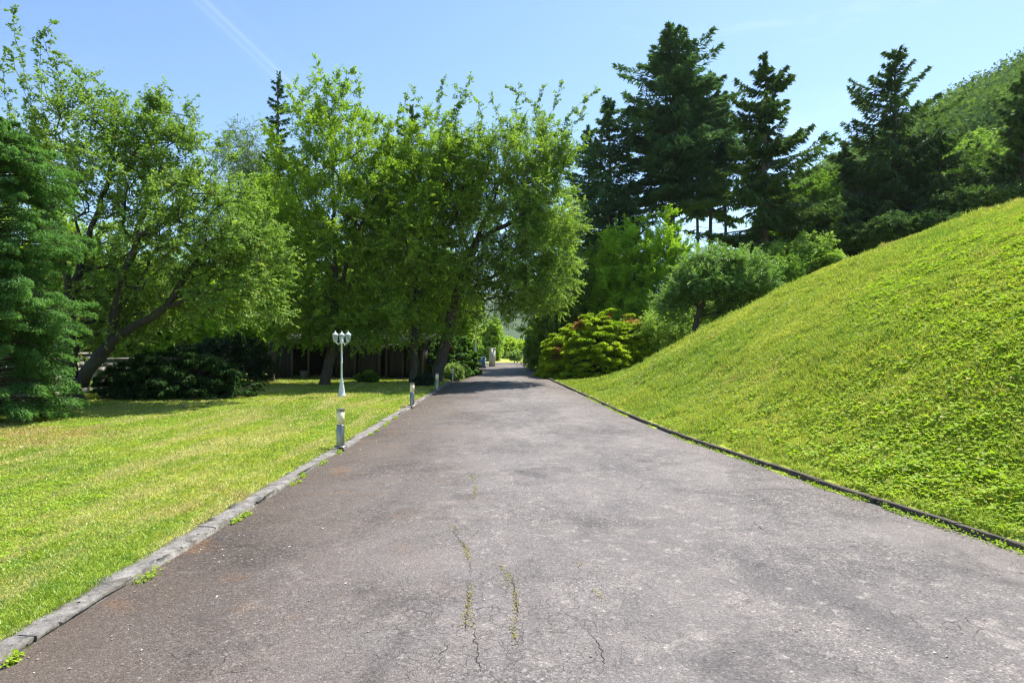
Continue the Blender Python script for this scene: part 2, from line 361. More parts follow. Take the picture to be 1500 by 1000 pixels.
# ------------------------------------------------------------------ grass
def scatter(xmin_fn, xmax_fn, y0, y1, dens0, dref, p, maxd=1e9):
    out = []
    y = y0
    while y < y1:
        st = max(.25, y*.06)
        a, b = xmin_fn(y), xmax_fn(y)
        if b > a:
            dn = min(maxd, dens0*(dref/max(y, dref*.8))**p)
            n = int((b-a)*st*dn); out.append(np.stack([R.uniform(a, b, n), R.uniform(y, y+st, n)], 1))
        y += st
    return np.concatenate(out)
def blades(P2, name, Lb, up, wfac=.0009, mat=None, wmin=.003):
    n = len(P2); x, y = P2[:, 0], P2[:, 1]; d = np.hypot(x, y)
    z = H(x, y)
    az = R.uniform(0, 2*np.pi, n); el = R.uniform(*up, n)
    L = Lb*R.uniform(.6, 1.4, n)*(1+np.clip(d-5, 0, 30)*.035)
    L = L*(1+.3*noise2(x, y, 2.2, 12)+.6*noise2(x, y, 9, 13)+.5*noise2(x, y, 21, 14)).clip(.35, 3)
    dr = np.stack([np.cos(az)*np.cos(el), np.sin(az)*np.cos(el), np.sin(el)], 1)
    Wd = np.maximum(wmin, d*wfac)*R.uniform(.7, 1.3, n)
    c = np.stack([x, y, z], 1)+dr*(L*.45)[:, None]
    nr = np.stack([R.randn(n), R.randn(n), R.rand(n)+.5], 1)
    V, Q = leaves(c, dr, nr, L, Wd, .1)
    o = mesh_obj(name, V, Q, mat or M_GRASS, rnd=R.rand(n)); return o
pl = scatter(lambda y: -.92*y-1.2, lambda y: -2.69, 2.6, 30, 15000, 4., 1.35)
o = blades(pl, 'lawn_grass', .035, (.15, 1.2)); o['kind'] = 'stuff'; o['label'] = 'short mown yellow green grass on the lawn left of the driveway'; o['category'] = 'grass'
pm = scatter(lambda y: float(kerbx(y))+.1, lambda y: .92*y+1.2, 4., 27, 13000, 6., 1.35)
o = blades(pm, 'bank_grass', .045, (.1, 1.2)); o['kind'] = 'stuff'; o['label'] = 'mown grass on the steep bank right of the driveway'; o['category'] = 'grass'
def clover(P2, thr, seed, name, size, label, ns=1.1, hh=.03, bias=0.):
    f = noise2(P2[:, 0], P2[:, 1], ns, seed)+.5*noise2(P2[:, 0], P2[:, 1], ns*3.5, seed+1)+R.uniform(-.42, .42, len(P2))-bias*np.clip(P2[:, 1]-8.5, 0, 9)+.3*noise2(P2[:, 0], P2[:, 1], ns*11, seed+2)
    P2 = P2[f > thr]; n = len(P2); x, y = P2.T
    d = np.hypot(x, y)
    z = H(x, y)+hh*(R.uniform(.3, .9, n)+1.6*np.clip(noise2(x, y, 7, 77)+.5*noise2(x, y, 17, 78), 0, 1))
    az = R.uniform(0, 6.28, n); el = R.uniform(-.25, .5, n)
    dr = np.stack([np.cos(az)*np.cos(el), np.sin(az)*np.cos(el), np.sin(el)], 1)
    L = size*R.uniform(.6, 1.4, n)*(1+np.clip(d-6, 0, 20)*.04)
    V, Q = leaves(np.stack([x, y, z], 1), dr, np.stack([R.randn(n)*.45, R.randn(n)*.45, np.ones(n)], 1), L, L*.85, .1)
    o = mesh_obj(name, V, Q, M_CLOVER, rnd=R.rand(n)); o['kind'] = 'stuff'; o['label'] = label; o['category'] = 'weeds'
clover(scatter(lambda y: float(kerbx(y))+.3, lambda y: .92*y+1, 5, 22, 1500, 7., 1.0), .3, 41, 'bank_broad_weeds', .045, 'coarser broad leaved weed clumps scattered over the bank', .5, .06, .09)
tp_ = scatter(lambda y: float(kerbx(y))+.15, lambda y: .92*y+1.2, 4.5, 24, 700, 6., .7)
tp_ = tp_[noise2(tp_[:, 0], tp_[:, 1], 1.7, 55)+.6*noise2(tp_[:, 0], tp_[:, 1], 8, 56) > .18]
tp_ = np.repeat(tp_, 5, 0)+R.randn(len(tp_)*5, 2)*.025
o = blades(tp_, 'bank_grass_tufts', .085, (.5, 1.45)); o['kind'] = 'stuff'; o['label'] = 'longer grass tufts standing above the mown bank'; o['category'] = 'grass'
clover(scatter(lambda y: -.92*y-1, lambda y: -2.78, 2.6, 16, 4500, 4., 1.2), .34, 21, 'lawn_clover', .02, 'clover patches growing in the left lawn')
clover(scatter(lambda y: float(kerbx(y))+.1, lambda y: .92*y+1, 4, 22, 3600, 6., 1.1), .22, 31, 'bank_weeds', .03, 'broad leaved weeds growing through the grass bank', .8, .05, .07)
# moss and weeds along the kerbs and the road cracks
def tufts():
    cs = []
    def spot(x, y, n, r, hgt): cs.append((x, y, n, r, hgt))
    for k in range(26):   # left kerb foot
        y = 3.0+k*.42+R.uniform(-.15, .15)
        if R.rand() < .45: spot(-2.52+R.uniform(-.01, .05), y, 90, R.uniform(.03, .09), .04)
    for k in range(90):   # right kerb foot
        y = 4.6+k*.16+R.uniform(-.06, .06)
        if noise2(y, 0, 1.6, 2) > -.12: spot(float(kerbx(y))-.02-R.rand()*.04, y, 60 if y < 7.5 else 30, R.uniform(.03, .085), .045 if y < 6.5 else .03)
    V_, Q_, r_ = [], [], []
    n_ = 0
    for x, y, n, r, hg in cs:
        px = x+R.randn(n)*r*.45; py = y+R.randn(n)*r*1.3
        pz = roadz(px, py)+np.abs(R.randn(n))*hg*.5
        az = R.uniform(0, 6.28, n); el = R.uniform(0, 1., n)
        dr = np.stack([np.cos(az)*np.cos(el), np.sin(az)*np.cos(el), np.sin(el)], 1)
        V, Q = leaves(np.stack([px, py, pz], 1), dr, np.stack([R.randn(n)*.5, R.randn(n)*.5, np.ones(n)], 1), .026*R.uniform(.6, 1.4, n), .016, .1)
        V_.append(V); Q_.append(Q+n_); n_ += len(V); r_.append(R.rand(n))
    o = mesh_obj('kerb_weeds', np.concatenate(V_), np.concatenate(Q_), M_CLOVER, rnd=np.concatenate(r_)); o['kind'] = 'stuff'
    o['label'] = 'small green weeds sprouting at the foot of the kerbs'; o['category'] = 'weeds'
tufts()
M_MOSS = leaf_mat('moss', (.22, .19, .04), (.38, .36, .07), (.20, .14, .06), trans=.2, ns=9, cth=.8)
def gp(px, py): d = CH*F/(py-HY); return (px-CX)/F*d, d
def cracks():
    paths = [[(660, 768), (668, 790), (682, 808), (688, 830), (690, 850), (689, 872), (684, 900), (685, 940)],
             [(735, 835), (745, 855), (757, 880), (757, 905), (754, 930), (756, 965)], [(692, 700), (697, 716), (695, 735)],
             [(870, 872), (886, 885)], [(843, 820), (850, 835)]]
    V_, Q_, r_ = [], [], []; n_ = 0; mb = MB()
    for pi, p in enumerate(paths):
        w = np.array([gp(*q) for q in p])
        L = np.concatenate([[0], np.cumsum(np.linalg.norm(np.diff(w, axis=0), axis=1))])
        n = int(L[-1]*380)
        s = R.uniform(0, L[-1], n); s = s[noise2(s*6, s*0+pi, 1.2, 8)+R.uniform(-.2, .2, len(s)) > -.02]; n = len(s)
        x = np.interp(s, L, w[:, 0])+.015*noise2(s*9, s*0, 1, 1); y = np.interp(s, L, w[:, 1]); wd = .006+.014*np.clip(noise2(s*5, s*0+3, 1.5, 2)+.4, 0, 1)
        x = x+R.randn(n)*wd*1.3; y = y+R.randn(n)*.02
        az = R.uniform(0, 6.28, n)
        V, Q = leaves(np.stack([x, y, roadz(x, y)+.004+R.rand(n)*.006], 1), np.stack([np.cos(az), np.sin(az), R.rand(n)*.6], 1), np.stack([R.randn(n)*.3, R.randn(n)*.3, np.ones(n)], 1), .011, .008, .1)
        V_.append(V); Q_.append(Q+n_); n_ += len(V); r_.append(R.rand(n))
    o = mesh_obj('crack_moss', np.concatenate(V_), np.concatenate(Q_), M_MOSS, rnd=np.concatenate(r_)); o['kind'] = 'stuff'
    o['label'] = 'yellow moss growing along cracks in the asphalt'; o['category'] = 'moss'
    # long open cracks (thin dark filled grooves lying in the surface)
    longs = paths[:2]+[[(520, 684), (560, 686), (600, 685), (640, 689)], [(684, 900), (690, 930), (700, 960), (706, 1000)], [(1080, 722), (1120, 719), (1160, 718), (1200, 716)],
                      [(840, 915), (860, 935), (878, 960), (892, 1000)], [(640, 880), (665, 888), (690, 905), (715, 900), (757, 905)], [(620, 930), (640, 940), (650, 960), (640, 990)], [(790, 822), (810, 818), (830, 816)],
                      [(1425, 920), (1450, 930), (1500, 940)], [(1080, 760), (1100, 768), (1130, 790)]]
    for p in longs:
        w = np.array([gp(*q) for q in p]); L = np.concatenate([[0], np.cumsum(np.linalg.norm(np.diff(w, axis=0), axis=1))])
        s = np.arange(0, L[-1], .02)
        x = np.interp(s, L, w[:, 0]); y = np.interp(s, L, w[:, 1]); T = unit(np.stack([np.gradient(x), np.gradient(y)], 1))
        off = .02*noise2(s*12, s*0, 1, 5)+.008*R.randn(len(s)); nx, ny = -T[:, 1], T[:, 0]
        x = x+nx*off; y = y+ny*off
        wd = .0032*np.clip(.6+1.3*noise2(s*8, s*0+7, 1, 9), .1, 2)*np.clip(np.minimum(s, L[-1]-s)/.15, .1, 1)
        a = np.stack([x+nx*wd, y+ny*wd], 1); b = np.stack([x-nx*wd, y-ny*wd], 1)
        V = np.concatenate([np.c_[a, roadz(a[:, 0], a[:, 1])+.003], np.c_[b, roadz(b[:, 0], b[:, 1])+.003]])
        m = len(s); i = np.arange(m-1); mb.add(V, np.stack([i, i+1, i+1+m, i+m], 1))
    o = mb.build('road_crack', simple('crack_dirt', (.03, .026, .022), 1)); o['kind'] = 'structure'
cracks()
def debris():
    n = 900; y = 3+R.rand(n)**1.3*30; x = R.uniform(-2.4, 3.6, n); k = x < kerbx(y)-.1; x, y = x[k], y[k]
    # more near the edges
    m = 900; y2 = 3+R.rand(m)*28; x2 = np.where(R.rand(m) < .7, -2.5+np.abs(R.randn(m))*.35, kerbx(y2)-.05-np.abs(R.randn(m))*.25)
    x = np.r_[x, x2]; y = np.r_[y, y2]; n = len(x); az = R.uniform(0, 6.28, n)
    L = R.uniform(.006, .022, n)*(1+y*.04)
    V, Q = leaves(np.stack([x, y, roadz(x, y)+.005], 1), np.stack([np.cos(az), np.sin(az), R.randn(n)*.15], 1), np.stack([R.randn(n)*.2, R.randn(n)*.2, np.ones(n)], 1), L, L*.55, .2)
    o = mesh_obj('fallen_leaves', V, Q, leaf_mat('litter', (.42, .36, .26), (.20, .12, .06), (.62, .58, .5), trans=.1, ns=20, cth=.8), rnd=R.rand(n)); o['kind'] = 'stuff'
    o['label'] = 'tiny dry leaves and petals scattered on the asphalt'; o['category'] = 'leaf litter'
debris()
# ------------------------------------------------------------------ broadleaf trees
DENS = 1.22; LSC = 1.06
def gen_tree(name, label, cat, base_px, d, limbs, blobs, natt, leaf, mat, root_r, bark=None, nt=4, nl=15, tw=(.35, .8), group=None, up=.25, shoots=(), seed=1, droop=.15, shell=.36, zbase=None, minr=.006):
    global R
    R = np.random.RandomState(seed); natt = int(natt*DENS); nt = int(nt*1.6); nl += 3; tw = (tw[0]*.75, tw[1]*.75); leaf = (leaf[0]*LSC, leaf[1]*LSC)
    bx, by = base_px
    b = P(bx, by, d); b[2] = float(H(b[0], b[1])) if zbase is None else zbase
    nodes, par, tips, rmin = [], [], [], []
    def add(p, pr): nodes.append(np.asarray(p, float)); par.append(pr); return len(nodes)-1
    add(b-np.array([0, 0, .25]), -1)
    for lm in limbs:                       # lm: list of (px,py[,dd])
        pts = [P(q[0], q[1], d+(q[2] if len(q) > 2 else 0)) for q in lm]
        A = np.array(nodes)
        if len(nodes) == 1: pr = 0
        else:
            pr = int(np.argmin(np.linalg.norm(A-pts[0], axis=1)))
        prev = nodes[pr]; full = [prev]+pts
        for a, c in zip(full[:-1], full[1:]):
            m = max(1, int(np.ceil(np.linalg.norm(c-a)/.35)))
            for k in range(1, m+1):
                q = a+(c-a)*k/m
                if k < m: q = q+R.randn(3)*.025
                pr = add(q, pr)
    # attractors
    C_, S_, W_ = [], [], []
    for bl in blobs:
        px, py, dd, rx, rz, ry = bl
        D = d+dd; C_.append(P(px, py, D)); S_.append((rx*D/F, ry, rz*D/F)); W_.append(np.prod(S_[-1])**.8)
    W_ = np.array(W_)/sum(W_); C_ = np.array(C_); S_ = np.array(S_)
    k = R.choice(len(blobs), natt, p=W_)
    v = unit(R.randn(natt, 3)); r = R.rand(natt)**shell
    # lumpy outline
    lump = 1+.16*np.sin(v[:, 0]*5+k)+.12*np.sin(v[:, 2]*7+v[:, 1]*4+2*k)
    A = C_[k]+v*(r*lump)[:, None]*S_[k]
    zf = H(A[:, 0], A[:, 1])
    A = A[A[:, 2] > zf+(.25 if root_r > .031 else .03)]
    cen = C_.mean(0)
    order = np.argsort(np.linalg.norm(A-np.array([b[0], b[1], cen[2]-S_[:, 2].max()*.6]), axis=1))
    cap = len(A)*8+4000
    NP_ = np.zeros((cap*2, 3)); nn = len(nodes); NP_[:nn] = np.array(nodes)
    depth = np.zeros(cap*2)
    for i in range(1, nn): depth[i] = depth[par[i]]+np.linalg.norm(NP_[i]-NP_[par[i]])
    tdir = []
    tipn = []
    base_n = nn
    for ai in order:
        a = A[ai]; dv = NP_[:nn]-a
        ds = np.linalg.norm(dv, axis=1)
        cost = ds+.6*np.maximum(0, dv[:, 2])+.12*depth[:nn]
        cost[:3] += 3
        p = int(np.argmin(cost)); s = NP_[p]; dist = ds[p]
        pd = unit(s-NP_[par[p]]) if par[p] >= 0 else np.array([0, 0, 1.])
        m = max(1, int(np.ceil(dist/.4)))
        m0 = (pd*.5+np.array([0, 0, .3]))*dist
        m1 = (a-s)*.8+np.array([0, 0, -.25])*dist
        pr = p
        for q in range(1, m+1):
            t = q/m; h = (2*t**3-3*t**2+1)*s+(t**3-2*t**2+t)*m0+(-2*t**3+3*t**2)*a+(t**3-t**2)*m1
            if q < m: h = h+R.randn(3)*.03
            NP_[nn] = h; par.append(pr); depth[nn] = depth[pr]+np.linalg.norm(h-NP_[pr]); pr = nn; nn += 1
        tipn.append(pr)
    sh_pts = []
    for shp in shoots:
        pts = [P(q[0], q[1], d+(q[2] if len(q) > 2 else 0)) for q in shp]
        p = int(np.argmin(np.linalg.norm(NP_[:nn]-pts[0], axis=1))); pr = p; full = [NP_[p]]+pts
        for a, c in zip(full[:-1], full[1:]):
            m = max(1, int(np.ceil(np.linalg.norm(c-a)/.22)))
            for q in range(1, m+1):
                h = a+(c-a)*q/m+R.randn(3)*.02
                NP_[nn] = h; par.append(pr); pr = nn; nn += 1; sh_pts.append((h, unit(c-a)))
        tipn.append(pr)
    Pn = NP_[:nn]; par = np.array(par)
    cnt = np.zeros(nn); cnt[np.array(tipn)] = 1
    for i in range(nn-1, 0, -1): cnt[par[i]] += cnt[i]
    cnt = np.maximum(cnt, .5)
    rad = np.maximum(minr, root_r*(cnt/cnt[0])**.55)
    # chains
    best = {}
    for i in range(1, nn):
        p = par[i]
        if p not in best or cnt[i] > cnt[best[p]]: best[p] = i
    mb = MB()
    for i in range(1, nn):
        if par[i] == 0 or best[par[i]] != i:
            ch = [par[i], i]; j = i
            while j in best: j = best[j]; ch.append(j)
            rr = rad[ch].copy(); rr[0] = min(rr[0], rr[1]*1.25)
            ns = 10 if rr[1] > .08 else (6 if rr[1] > .03 else 4)
            if par[i] == 0: rr[0] = rr[1]*1.5; rr[1] *= 1.25
            mb.tube(Pn[ch], rr, ns, .18 if ns == 10 else 0)
    # twigs + leaves
    tp = Pn[np.array(tipn)][:len(A)]
    od = unit(tp-cen); N = len(tp)*nt
    st = np.repeat(tp, nt, 0)+R.randn(N, 3)*(.06 if minr > .005 else .004); jt = np.repeat(tp, nt, 0)
    td = unit(np.repeat(od, nt, 0)*.55+R.randn(N, 3)*.6+np.array([0, 0, up]))
    tl = R.uniform(tw[0], tw[1], N)
    if sh_pts:
        s0 = np.array([q[0] for q in sh_pts]); s1 = np.array([q[1] for q in sh_pts])
        s0 = np.repeat(s0, 2, 0); s1 = np.repeat(s1, 2, 0)
        st = np.concatenate([st, s0]); td = np.concatenate([td, unit(s1*.6+R.randn(len(s0), 3)*.7)]); tl = np.concatenate([tl, R.uniform(.12, .32, len(s0))]); N = len(st); jt = np.concatenate([jt, s0])
    for i in range(0, N, 2): 
        e = st[i]+td[i]*tl[i]-np.array([0, 0, droop*tl[i]**2]); mb.tube([jt[i], (st[i]+e)/2+np.array([0, 0, .02]), e], [.006, .0045, .003], 3)
    ft = np.tile((np.arange(nl)+.6)/nl, (N, 1))+R.uniform(-.04, .04, (N, nl))
    c = st[:, None]+td[:, None]*(ft*tl[:, None])[..., None]
    c[..., 2] -= droop*(ft*tl[:, None])**2
    side = unit(np.cross(td, np.array([0, 0, 1.])+R.randn(N, 3)*.3))
    sg = np.where(np.arange(nl) % 2, 1, -1)[None, :, None]
    ld = td[:, None]*.55+side[:, None]*sg*.75+R.randn(N, nl, 3)*.3+np.array([0, 0, -.18])
    c = c+unit(ld)*leaf[0]*.55
    nr = np.array([0, 0, 1.])+R.randn(N, nl, 3)*.42
    keep = (R.rand(N, nl) < .93).ravel()
    c = c.reshape(-1, 3)[keep]; ld = ld.reshape(-1, 3)[keep]; nr = nr.reshape(-1, 3)[keep]
    L = leaf[0]*R.uniform(.6, 1.25, len(c))
    V, Q = leaves(c, ld, nr, L, L*leaf[1]/leaf[0], .14)
    rn = np.clip(np.repeat(R.rand(N), nl)[keep]*.5+R.rand(len(c))*.5, 0, 1)
    rn = np.where(R.rand(len(c)) < .06, R.rand(len(c)), rn)
    e = empty(name, b, label, cat, group)
    if not shoots and natt < 60 and False: pass
    mb.build('trunk' if cat == 'tree' else 'stem', bark or M_BARK, e, b, smooth=True)
    mesh_obj('crown' if cat == 'tree' else 'foliage', V, Q, mat, e, b, rnd=rn)
    return e
# ------------------------------------------------------------------ fan branches (conifers, junipers, yew)
def fans(o, h, L, a, b, c, M, Wf, ql, qw, drop=.15, hang=.3, tpow=.7, bias=None, t0=.08):
    n = len(o); up = np.array([0, 0, 1.]); side = np.cross(h, up)
    t = t0+(1-t0)*R.rand(n, M)**tpow; s = R.uniform(-1, 1, (n, M))
    Ln = L[:, None]
    w = Wf*Ln*(np.sin(np.pi*np.clip(t, 0, 1)**.8)*.75+.18)*(1-t*.25)
    zo = Ln*(a[:, None]*t+b[:, None]*t**2+c[:, None]*t**3)
    pos = o[:, None]+h[:, None]*(Ln*t)[..., None]+side[:, None]*(s*w)[..., None]+up*(zo-np.abs(s)*w*drop+R.randn(n, M)*.03)[..., None]
    d = h[:, None]*.75+side[:, None]*(s*.9)[..., None]+up*(-hang+.35*R.randn(n, M))[..., None]+R.randn(n, M, 3)*.2
    nr = up+R.randn(n, M, 3)*.5
    q = ql*R.uniform(.6, 1.3, (n, M))
    V, Q = leaves(pos.reshape(-1, 3), d.reshape(-1, 3), nr.reshape(-1, 3), q.ravel(), q.ravel()*qw/ql, .1)
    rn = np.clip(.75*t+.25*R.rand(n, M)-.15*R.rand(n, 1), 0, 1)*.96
    return V, Q, rn.ravel()
def conifer(name, label, px, d, toppy, halfw, prof, z0, nb, mat, seed, M=110, ql=.42, qw=.125, droop=1., tips=(), trunk_r=.2, gap=.25, lean=0, group=None, wf=.34, bpx=None, tc=0.):
    """prof(f): relative half width for f = 0 (top) .. 1 (crown base)"""
    global R
    R = np.random.RandomState(seed); nb = int(nb*1.12); halfw *= 1.08; M = int(M*1.15)
    top = P(px, toppy, d); bxy = P(bpx if bpx else px, 0, d)
    b = np.array([bxy[0], d, float(H(bxy[0], d))]); Ht = top[2]-b[2]
    e = empty(name, b, label, 'tree', group)
    def axis_(f): return np.stack([b[0]+(top[0]-b[0])*f+.0*f, b[1]+0*f, b[2]+Ht*f], -1)
    W = halfw*d/F
    f = np.sort(R.rand(nb)**.85)                       # 0 top
    hz = 1-f*(1-z0)                            # fraction height
    hz = hz-(.012/1)*R.rand(nb)
    o = axis_(hz)
    az = R.uniform(0, 6.28, nb)
    lump = 1.05+.24*np.sin(az*2+hz*17+seed)+.2*np.sin(az*3-hz*31)
    L = W*prof(f)*lump*R.uniform(.7, 1.12, nb)
    L = np.where(R.rand(nb) < gap*.5, L*.45, L); L = np.maximum(L, .35)
    h = np.stack([np.cos(az), np.sin(az), 0*az], 1)
    up = 1-f
    a = .55*up**1.5-.18*droop+.12*R.randn(nb)*.6; bb = -.30*droop*np.ones(nb)*(1-.6*up); cc = .30*np.ones(nb)*droop
    Mi = M
    V, Q, rn = fans(o, h, L, a, bb, cc, Mi, wf, ql, qw, drop=.35*droop, hang=.35*droop-.1)
    # density follows length
    keep = np.repeat(np.clip(L/(W*.8), .25, 1), Mi) > R.rand(nb*Mi)
    V = V.reshape(-1, 4, 3)[keep].reshape(-1, 3); Q = np.arange(len(V)).reshape(-1, 4); rn = rn[keep]
    # leader
    k = 90; t = R.rand(k); lp = axis_(1-.06*t+.012); az2 = R.uniform(0, 6.28, k)
    dd = np.stack([np.cos(az2), np.sin(az2), np.full(k, .9)], 1)
    V2, Q2 = leaves(lp+dd*.08, dd, R.randn(k, 3), ql*.8, qw)
    V = np.concatenate([V, V2]); Q = np.arange(len(V)).reshape(-1, 4); rn = np.r_[rn, R.rand(k)]
    mesh_obj('crown', V, Q, mat, e, b, rnd=rn)
    mb = MB()
    ff = np.linspace(0, 1, 26); ap = axis_(ff); ap[:, 0] += .05*np.sin(ff*9+seed); ap[0, 2] -= .5
    mb.tube(ap, trunk_r*(1-ff)**.8+.02, 9, .12)
    tt = np.array([0, .3, .65, .92])
    for i in range(nb):
        pp = o[i]+h[i]*(L[i]*tt)[:, None]; pp[:, 2] += L[i]*(a[i]*tt+bb[i]*tt**2+cc[i]*tt**3)
        r0 = .012+.011*L[i]; mb.tube(pp, [r0, r0*.7, r0*.45, .006], 4)
    nd = int(14*z0/.3)
    for i in range(nd):                                  # dead snags on the bare stem
        z = R.uniform(.35, 1)*z0; p0 = axis_(np.array([z]))[0]; q = R.uniform(0, 6.28); l = R.uniform(.4, 1.3)
        mb.tube([p0, p0+np.array([math.cos(q)*l, math.sin(q)*l, -.12*l])], [.02, .006], 4)
    mb.build('trunk', M_BARK2, e, b, smooth=True)
    return e
def spread_bush(name, label, px, py, d, hw, hh, dy, mat, seed, nb=240, M=150, ql=.1, qw=.03, rust=(), cat='shrub', flat=1., group=None, upz=.25):
    """dome of layered spraying branches; hw, hh half width and height in px"""
    global R
    R = np.random.RandomState(seed)
    b = P(px, py, d); b[2] = float(H(b[0], b[1])); s = d/F
    Rx, Ry, Rz = hw*s, dy, hh*s
    e = empty(name, b, label, cat, group)
    az = R.uniform(0, 6.28, nb); el = np.arcsin(R.rand(nb)**.9)*.98; rr = R.uniform(.72, 1.04, nb)*(1+.05*np.sin(az*3+seed)+.05*np.sin(az*5+el*6))
    tip = np.stack([np.cos(az)*np.cos(el)*Rx, np.sin(az)*np.cos(el)*Ry, np.sin(el)*Rz], 1)*rr[:, None]
    tip[:, 2] += .05
    L = .26*(Rx+Ry)/2*R.uniform(.6, 1.4, nb)*(.6+.5*np.cos(el))
    h = unit(np.stack([np.cos(az)+R.randn(nb)*.3, np.sin(az)+R.randn(nb)*.3, 0*az], 1))
    o = tip-h*(L*.8)[:, None]-np.array([0, 0, 1.])*(L*upz)[:, None]+b
    V, Q, rn = fans(o, h, L, np.full(nb, upz*1.5), np.full(nb, -.25), np.full(nb, -.1*flat), M, .42, ql, qw, drop=.25, hang=.05, tpow=.6)
    # upright short shoots on plates
    if rust:
        ctr = V.reshape(-1, 4, 3).mean(1); msk = np.zeros(len(ctr), bool)
        for (rx, ry, rad) in rust:
            c = P(rx, ry, d); dd_ = np.hypot(ctr[:, 0]-c[0], ctr[:, 2]-c[2]); msk |= dd_ < rad*s*.65*(1+.3*R.randn(len(ctr)))
        msk &= ctr[:, 1] < b[1]+.2
        V4 = V.reshape(-1, 4, 3)
        mesh_obj('foliage', V4[~msk].reshape(-1, 3), np.arange(4*(~msk).sum()).reshape(-1, 4), mat, e, b, rnd=rn[~msk])
        mr = mesh_obj('dry_foliage', V4[msk].reshape(-1, 3), np.arange(4*msk.sum()).reshape(-1, 4), ND_RUST, e, b, rnd=rn[msk]); mr['label'] = 'rusty orange dead patches'
    else:
        mesh_obj('foliage', V, Q, mat, e, b, rnd=rn)
    mb = MB()
    for i in range(0, nb):
        p0 = b+np.array([R.randn()*.08*Rx, R.randn()*.08*Ry, -.05]); mid = (p0+o[i])/2; mid[2] -= .1*Rz
        mb.tube([p0, mid, o[i], tip[i]+b-np.array([0, 0, .02])], [.03, .022, .012, .005], 4)
    mb.build('stem', M_BARK, e, b, smooth=True)
    return e
# ------------------------------------------------------------------ the trees of the place, left to right
gen_tree('old_tree', 'sprawling old tree with forked dark trunk by the block wall, bare twigs sticking out above', 'tree', (108, 592), 16.5,
    [[(104, 545), (103, 490), (100, 420), (85, 340), (60, 250)], [(122, 560), (135, 535), (160, 505), (195, 478), (240, 452), (300, 432), (350, 420), (385, 395)],
     [(160, 505), (172, 440), (200, 350), (230, 260), (250, 200)], [(103, 430, .3), (130, 350, .6), (160, 260, .8), (170, 180, .5)], [(240, 452), (290, 380, .3), (320, 320, .4)]],
    [(160, 478, .9, 90, 30, 1.3), (330, 455, .6, 90, 28, 1.4), (350, 355, 0, 60, 35, 1.4), (215, 265, .5, 105, 85, 2.2), (290, 330, .3, 95, 90, 2.0), (340, 400, .2, 80, 60, 1.7), (150, 390, .8, 100, 80, 1.8), (130, 210, .6, 80, 80, 1.6), (220, 430, 1.0, 90, 45, 1.6), (55, 260, 1., 70, 80, 1.6), (240, 190, .4, 60, 45, 1.3), (110, 470, 1.4, 70, 45, 1.2)],
    880, (.085, .052), LF_OLD, .24, nt=4, nl=14, tw=(.3, .7), seed=11, bark=M_BARK3,
    shoots=[[(60, 240), (45, 150), (25, 60), (18, 15)], [(70, 230), (60, 130), (58, 60), (75, 38)], [(95, 220), (88, 120), (60, 55)], [(30, 240), (8, 140), (2, 90)], [(40, 260), (15, 200), (-25, 150)],
            [(200, 180), (225, 150), (243, 128)], [(150, 170), (148, 130), (135, 110)], [(150, 190), (120, 120), (98, 90)], [(100, 200), (85, 110), (80, 75)], [(300, 250), (318, 215), (330, 205)], [(60, 200), (30, 120), (12, 70)]])
# yew at the left edge
def yew():
    global R
    R = np.random.RandomState(5)
    d = 12.5; b = P(-15, 0, d); b[2] = float(H(b[0], b[1])); s = d/F
    e = empty('yew_tree', b, 'dark blue green needle tree cut by the left edge, drooping sprays', 'tree')
    nb = 560; hz = R.rand(nb)**.9; z = .15+hz*5.9
    az = R.uniform(-2.6, 1.2, nb)
    prof = np.interp(hz, [0, .1, .35, .6, .85, 1], [.8, 1.0, 1.02, 1.0, .92, .35])
    L = 1.5*prof*R.uniform(.62, 1.1, nb)*(1+.15*np.sin(hz*23+az))
    h = np.stack([np.cos(az), np.sin(az), 0*az], 1); o = np.stack([b[0]+0*z, b[1]+0*z, z], 1)
    V, Q, rn = fans(o, h, L, .25+.2*R.randn(nb)*.5, np.full(nb, -.15), np.full(nb, -.12), 330, .27, .065, .021, drop=.35, hang=.3, tpow=.45, t0=.25)
    mesh_obj('crown', V, Q, ND_YEW, e, b, rnd=rn)
    mb = MB(); zz = np.linspace(-.2, 5.7, 14); mb.tube(np.stack([b[0]+.05*np.sin(zz), b[1]+0*zz, zz], 1), .15*(1-zz/6.2)+.01, 9, .15)
    tt = np.array([0, .35, .7, .95])
    for i in range(nb):
        pp = o[i]+h[i]*(L[i]*tt)[:, None]; pp[:, 2] += L[i]*(.25*tt-.15*tt**2-.12*tt**3); mb.tube(pp, [.02, .012, .007, .004], 4)
    mb.build('trunk', M_BARK, e, b, smooth=True)
yew()
